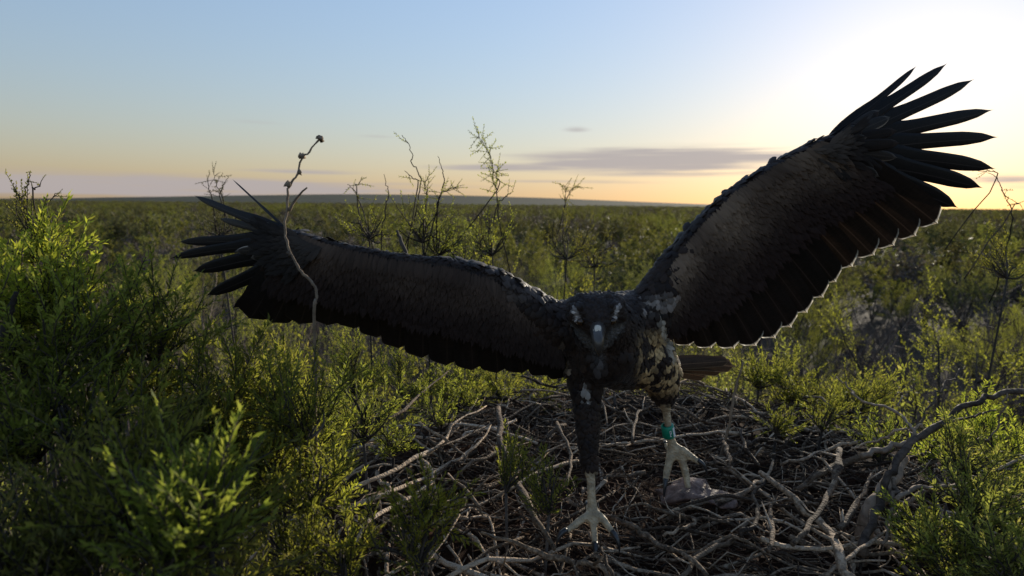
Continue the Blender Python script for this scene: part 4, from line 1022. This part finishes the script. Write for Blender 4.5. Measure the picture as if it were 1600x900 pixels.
# ------------------------------------------------------------------ plants around the camera and shoots against the sky
nr = np.random.default_rng(21)
BASES = []
SMALL = [make_spray(.10, 14, .016, .0030, seed=80+s) for s in range(4)]
def near_plant(name, label, cat, clusters, leafm, twigm='twig_dark', tmpl=FROND, spl=1.0, dens=1.0, group=None, extra=None):
    """clusters: (px, py, distance, radius in pixels, height factor)"""
    c0 = clusters[0]; g = P(c0[0], c0[1], c0[2])
    t = thing(name, label, cat, (0, 0, 0), group); BASES.append((t, (g.x, g.y, 0.0)))
    br, lf = MB(), MB(); pos, dirs, sc = [], [], []
    for (x, y, d, rp, hf) in clusters:
        c = np.array(P(x, y, d)); rad = rp*d/FPX
        base = c - np.array([0, 0, rad*hf*.9]) + nr.normal(0, .01, 3)
        foot = np.array([base[0]+nr.normal(0, .15), base[1]+abs(nr.normal(0, .2)), 0.0])
        tube(br, smooth_path([foot, (foot*.6+base*.4)+nr.normal(0, .05, 3), (foot*.2+base*.8)+nr.normal(0, .02, 3), base], 4), lerp_list([.007, .005, .004, .0028], 13), 6)
        ns = int(9+rp*.12)
        for k in range(ns):
            v = nr.normal(0, 1, 3); v /= np.linalg.norm(v); v *= nr.uniform(.55, 1.1)
            e = c + v*np.array([rad, rad, rad*hf])
            if e[2] < base[2]: e[2] = base[2] + .3*rad
            mid = (base+e)/2 + nr.normal(0, rad*.12, 3); path = smooth_path([base, mid, e], 4)
            tube(br, path, lerp_list([.0030, .0012], len(path)), 4, cap=False)
            dr = e-base; L = np.linalg.norm(dr); dr /= L
            for u in np.linspace(.3, 1, max(3, int(L/.028*dens))):
                i = min(int(u*(len(path)-1)), len(path)-1)
                pos.append(path[i]+nr.normal(0, .006, 3)); dirs.append(dr*.9+nr.normal(0, .42, 3)+np.array([0, 0, .25])); sc.append(nr.uniform(.45, 1.0)*spl)
    place_sprays(lf, br, tmpl, np.array(pos), np.array(dirs), np.array(sc), nr)
    if extra: extra(br, lf)
    obj('branches', br, M[twigm], t); obj('foliage', lf, M[leafm], t)
    return t
near_plant('feathery_shrub', 'yellow-green feathery shrub in the top left corner of the thicket', 'shrub',
    [(60, 455, .95, 56, .7), (18, 500, .92, 62, .8), (115, 480, 1.0, 46, .7), (52, 400, 1.05, 22, .6)], 'leaf_frond', spl=.60, dens=1.5)
near_plant('feathery_shrub', 'olive feathery shrub at the left edge, below the yellow-green one', 'shrub',
    [(60, 540, .88, 90, .9), (160, 520, .95, 70, 1.0), (20, 660, .8, 90, .9), (130, 650, .85, 80, .9)], 'leaf_frond_olive', spl=.62, dens=1.4)
near_plant('feathery_shrub', 'upright feathery shrub with pale frond stems, left of the wing tip', 'shrub',
    [(255, 520, 1.0, 40, 1.3), (235, 590, 1.0, 60, 1.0), (340, 630, .95, 58, .9)], 'leaf_frond_olive', spl=.62, dens=1.4)
near_plant('feathery_shrub', 'dark green shrub under the lowered wing, left of the nest', 'shrub',
    [(470, 655, .92, 50, .9), (478, 740, .90, 55, .9), (420, 730, .92, 55, .9), (440, 620, 1.08, 50, 1.0), (400, 650, 1.0, 60, 1.0), (330, 680, .9, 60, .9)], 'leaf_frond_olive', spl=.5, dens=2.0)
near_plant('feathery_shrub', 'blurred bright green tuft in the dark bottom left foreground', 'shrub',
    [(250, 800, .66, 92, .9), (320, 850, .68, 60, 1.0), (200, 720, .75, 55, .8)], 'leaf_frond_olive', spl=.55, dens=1.5)
near_plant('feathery_shrub', 'deep shaded foliage filling the bottom left corner', 'shrub',
    [(60, 800, .70, 110, .9), (120, 900, .66, 120, .8), (20, 900, .62, 100, .8), (330, 930, .7, 80, .8)], 'leaf', spl=.5, dens=1.3)
near_plant('feathery_shrub', 'brownish green tuft at the left rim of the nest, among dark sticks', 'shrub',
    [(560, 655, 1.22, 55, .9), (505, 640, 1.25, 40, .9)], 'leaf_frond_olive', spl=.45, dens=1.3)
near_plant('feathery_shrub', 'small yellow-olive sprig in front of the nest\'s left rim', 'shrub',
    [(512, 762, .98, 40, 1.2)], 'leaf_frond', spl=.4, dens=1.3)
near_plant('feathery_shrub', 'blurred bright green tuft at the bottom edge, left of the standing foot', 'shrub',
    [(640, 850, .80, 52, 1.1), (660, 800, .82, 28, .9)], 'leaf_frond', spl=.4, dens=1.4)
near_plant('feathery_shrub', 'small green tuft among sticks just left of the dark leg', 'shrub',
    [(850, 768, 1.03, 30, 1.1), (800, 740, 1.08, 16, .8)], 'leaf_frond_olive', spl=.42, dens=.8)
near_plant('feathery_shrub', 'olive foliage in the lower right corner under the bare limb', 'shrub',
    [(1545, 790, 1.08, 70, .9), (1500, 870, 1.0, 70, .8), (1590, 890, .95, 70, .8), (1500, 720, 1.2, 45, .7)], 'leaf', spl=.5, dens=2.0)
near_plant('feathery_shrub', 'green foliage between trunk and bare limb at the right edge', 'shrub',
    [(1570, 700, 1.5, 50, .8), (1450, 705, 1.5, 32, .8), (1530, 660, 1.6, 40, .8)], 'leaf_frond', spl=.5, dens=1.3)
# shoots that stand up past the horizon: traced stems, each with its own leafy bush below
def shoots(label, d, lines, leafm='leaf_bright', clusters=(), leaf=.5, rad=.0035, foot=None, rs_=.55):
    rad = rad*rs_
    def extra(br, lf):
        pos, dirs, sc = [], [], []
        for pts, leafy in lines:
            w = [np.array(P(x, y, d + .02*i)) for i, (x, y) in enumerate(pts)]
            w.append(np.array([w[-1][0]+nr.normal(0, .05), w[-1][1]+.08, w[-1][2]-.22]))
            path = smooth_path(w, 4, .002); n = len(path)
            tube(br, path, lerp_list([rad*.45, rad, rad*1.2], n), 5)
            k = 4*(len(pts)-1)
            for u in np.arange(0, k, .5 if leafy > .7 else 1.2):
                if nr.random() > leafy: continue
                i = int(u); dr = path[i]-path[i+1]; dr /= np.linalg.norm(dr)
                pos.append(path[i]); dirs.append(dr*.6+nr.normal(0, .55, 3)); sc.append(nr.uniform(.35, .9)*leaf*d)
        if pos: place_sprays(lf, br, SMALL, np.array(pos), np.array(dirs), np.array(sc), nr, tw=.0009)
    return near_plant('shoot_bush', label, 'bush', list(clusters), leafm, extra=extra, tmpl=FINE, spl=.55, dens=.9)
shoots('bush with a tall leafy shoot standing above the horizon left of the clouds', 2.0,
    [([(748, 212), (754, 222), (764, 240), (770, 262), (772, 285), (778, 310), (770, 350), (750, 390)], 1.0), ([(778, 262), (774, 276), (777, 296)], .9), ([(800, 300), (788, 310), (778, 330)], .7)],
    clusters=[(765, 365, 2.1, 45, .9), (730, 395, 2.2, 40, .8)], leaf=.42)
shoots('bush with bare crooked shoots above the horizon, left of the leafy shoot', 1.9,
    [([(628, 211), (638, 224), (645, 243), (642, 252), (652, 266), (658, 282), (654, 306), (648, 340)], .12), ([(632, 267), (644, 278), (653, 292)], .1), ([(684, 244), (690, 262), (694, 280), (690, 300), (684, 330)], .15),
     ([(712, 294), (700, 296), (688, 306), (682, 330)], .9), ([(670, 275), (664, 290), (668, 306), (664, 330)], .8)],
    clusters=[(650, 350, 2.0, 48, .9), (690, 365, 2.1, 44, .8)], leaf=.38)
shoots('bush with short leafy tips poking over the horizon behind the wing knuckle', 2.0,
    [([(543, 288), (552, 296), (560, 306), (566, 330)], .4), ([(566, 276), (560, 288), (556, 300)], .3), ([(600, 272), (604, 288), (606, 304), (602, 330), (596, 380)], .12)],
    clusters=[(575, 350, 2.1, 36, .8)], leaf=.3)
shoots('bush whose small leafy tip touches the horizon right behind the head', 2.6,
    [([(884, 290), (884, 302), (882, 330), (880, 370)], .9), ([(902, 292), (892, 298), (886, 312)], .9)], clusters=[(885, 370, 2.7, 45, 1.0), (930, 390, 2.8, 40, .8)], leaf=.3)
shoots('bush with wispy tips above the horizon over the dark wing tip', 2.2,
    [([(334, 272), (336, 284), (344, 300), (350, 330)], .8), ([(352, 284), (346, 298), (346, 318)], .7), ([(325, 278), (326, 296), (332, 316)], .5)], clusters=[(340, 350, 2.3, 30, .8)], leafm='leaf_grey', leaf=.33)
shoots('bush with four stubby dark tips above the horizon in the left corner', 1.3,
    [([(48, 268), (45, 284), (40, 304), (38, 340)], .25), ([(64, 284), (58, 296), (52, 312)], .5), ([(24, 296), (32, 308), (38, 325)], .2), ([(86, 302), (80, 312), (74, 330)], .3)], clusters=[(50, 350, 1.35, 30, .8)], leaf=.3, rad=.0028)
shoots('bush with a thin forked twig above the horizon at the right edge', 1.8,
    [([(1542, 270), (1556, 276), (1562, 290), (1570, 306), (1580, 326), (1578, 370)], .15), ([(1534, 268), (1546, 268), (1558, 280)], .5), ([(1594, 318), (1588, 320), (1580, 328)], .4)], clusters=[(1575, 400, 1.9, 36, 1.0)], leaf=.3, rad=.0028)
# bare twigs
def bare_twig(label, pts, radii, knobs=(), mat='twig_grey', sides=[], drop=.12):
    t = thing('bare_twig', label, 'twig', (0, 0, 0)); mb = MB()
    w = [np.array(P(*p)) for p in pts]; g = w[-1]; w.append(np.array([g[0]-.02, g[1]+.05, g[2]-drop*.5])); w.append(np.array([g[0]-.05, g[1]+.10, g[2]-drop]))
    BASES.append((t, tuple(w[-1])))
    path = smooth_path(w, 4, .0008); n = len(path)
    tube(mb, path, np.interp(np.arange(n), [0, n-9, n-1], [radii[0], radii[1], radii[1]*1.2])*(1+.08*nr.normal(0, 1, n)), 7)
    obj('stem', mb, M[mat], t)
    for (x, y, d, r_) in knobs:
        kb = MB(); kb.add(ICV*r_*(1+.35*nr.normal(0, 1, (len(ICV), 1))) + np.array(P(x, y, d)), tris=ICF); obj('bud', kb, M[mat], t)
    for sp in sides:
        sb = MB(); tube(sb, smooth_path([P(*q) for q in sp], 3, .0005), lerp_list([.0012, .0028], 3*(len(sp)-1)+1), 5); obj('side_twig', sb, M[mat], t)
    return t
D = .93
bare_twig('bare knobbly twig curving up across the lowered wing into the sky',
    [(501, 216, D), (484, 236, D), (470, 250, D), (465, 270, D), (452, 289, D), (450, 306, D), (446, 340, D), (447, 370, D), (453, 395, D), (464, 416, D), (478, 432, D), (492, 448, D), (494, 470, D), (490, 492, D)],
    [.0014, .0023], [(501, 217, D, .0050), (471, 243, D, .0042), (468, 269, D, .0034), (450, 288, D, .0046), (452, 397, D, .0036)], mat='twig_grey', drop=.45, sides=[[(480, 293, D), (470, 302, D), (460, 315, D), (451, 330, D)]])
bare_twig('dark bare twig leaning over the left edge of the thicket', [(26, 456, .85), (20, 474, .85), (14, 495, .85), (8, 530, .85)], [.003, .006], mat='twig_dark')
bare_twig('short dark twig standing just above the lowered wing\'s front edge', [(620, 360, 1.35), (626, 376, 1.35), (634, 400, 1.35)], [.003, .0045], mat='twig_dark')
bare_twig('thin twig rising from the pile beside the scalloped wing edge', [(1162, 566, 1.55), (1154, 590, 1.55), (1146, 620, 1.55), (1140, 660, 1.55)], [.0022, .0036], drop=.4)

# more growth over the left and front rim of the nest
near_plant('feathery_shrub', 'green tuft leaning over the nest\'s left rim below the lowered wing', 'shrub', [(480, 700, 1.08, 45, .9), (440, 760, .98, 55, .9)], 'leaf_frond_olive', spl=.45, dens=2.0)
near_plant('feathery_shrub', 'dark olive tuft at the bottom edge between the two bright tufts', 'shrub', [(460, 850, .82, 60, .9), (530, 880, .8, 45, .8)], 'leaf_frond_olive', spl=.42, dens=1.8)
near_plant('feathery_shrub', 'leafy green growth filling the gap under the lowered wing, behind the sticks', 'shrub', [(640, 590, 1.75, 48, .8), (720, 600, 1.85, 50, .7), (560, 575, 1.7, 45, .8)], 'leaf_frond_olive', spl=.5, dens=2.0)
near_plant('feathery_shrub', 'leafy green growth behind the twig pile, right of the tail', 'shrub', [(1180, 585, 1.9, 45, .7), (1250, 600, 1.9, 50, .7), (1330, 620, 1.85, 50, .7)], 'leaf_frond_olive', spl=.5, dens=2.0)

near_plant('feathery_shrub', 'large soft out-of-focus green fronds low in the left foreground', 'shrub', [(310, 810, .60, 55, 1.0), (250, 870, .58, 55, .8)], 'leaf_frond_olive', spl=.55, dens=1.0)

near_plant('feathery_shrub', 'thin green sprigs poking through the sticks right of the banded foot', 'shrub', [(1215, 660, 1.5, 26, .9), (1290, 650, 1.55, 30, .9)], 'leaf_frond_olive', spl=.4, dens=1.0)
near_plant('feathery_shrub', 'thin green sprigs poking through the sticks below the lowered wing', 'shrub', [(690, 640, 1.5, 30, .9), (610, 690, 1.3, 28, .9)], 'leaf_frond_olive', spl=.4, dens=1.0)
near_plant('feathery_shrub', 'olive sprigs growing out between trunk and long pale stick at lower right', 'shrub', [(1380, 690, 1.45, 30, .9), (1440, 840, 1.05, 34, .9)], 'leaf_frond_olive', spl=.4, dens=1.1)

near_plant('feathery_shrub', 'olive growth behind the nest between lowered wing and dark leg', 'shrub', [(790, 600, 1.95, 36, .7), (850, 612, 2.0, 34, .7)], 'leaf_frond_olive', spl=.45, dens=1.4)

# origin of each thing at its own base
fl = P(926, 815, 1.11)
for t, loc in BASES + [(nest, (NESTC.x, NESTC.y, ZN)), (tree, (root.x+.12, root.y+.25, 0.0)), (eagle, tuple(fl))]:
    t.location = loc
    for c in t.children: c.location = (-loc[0], -loc[1], -loc[2])
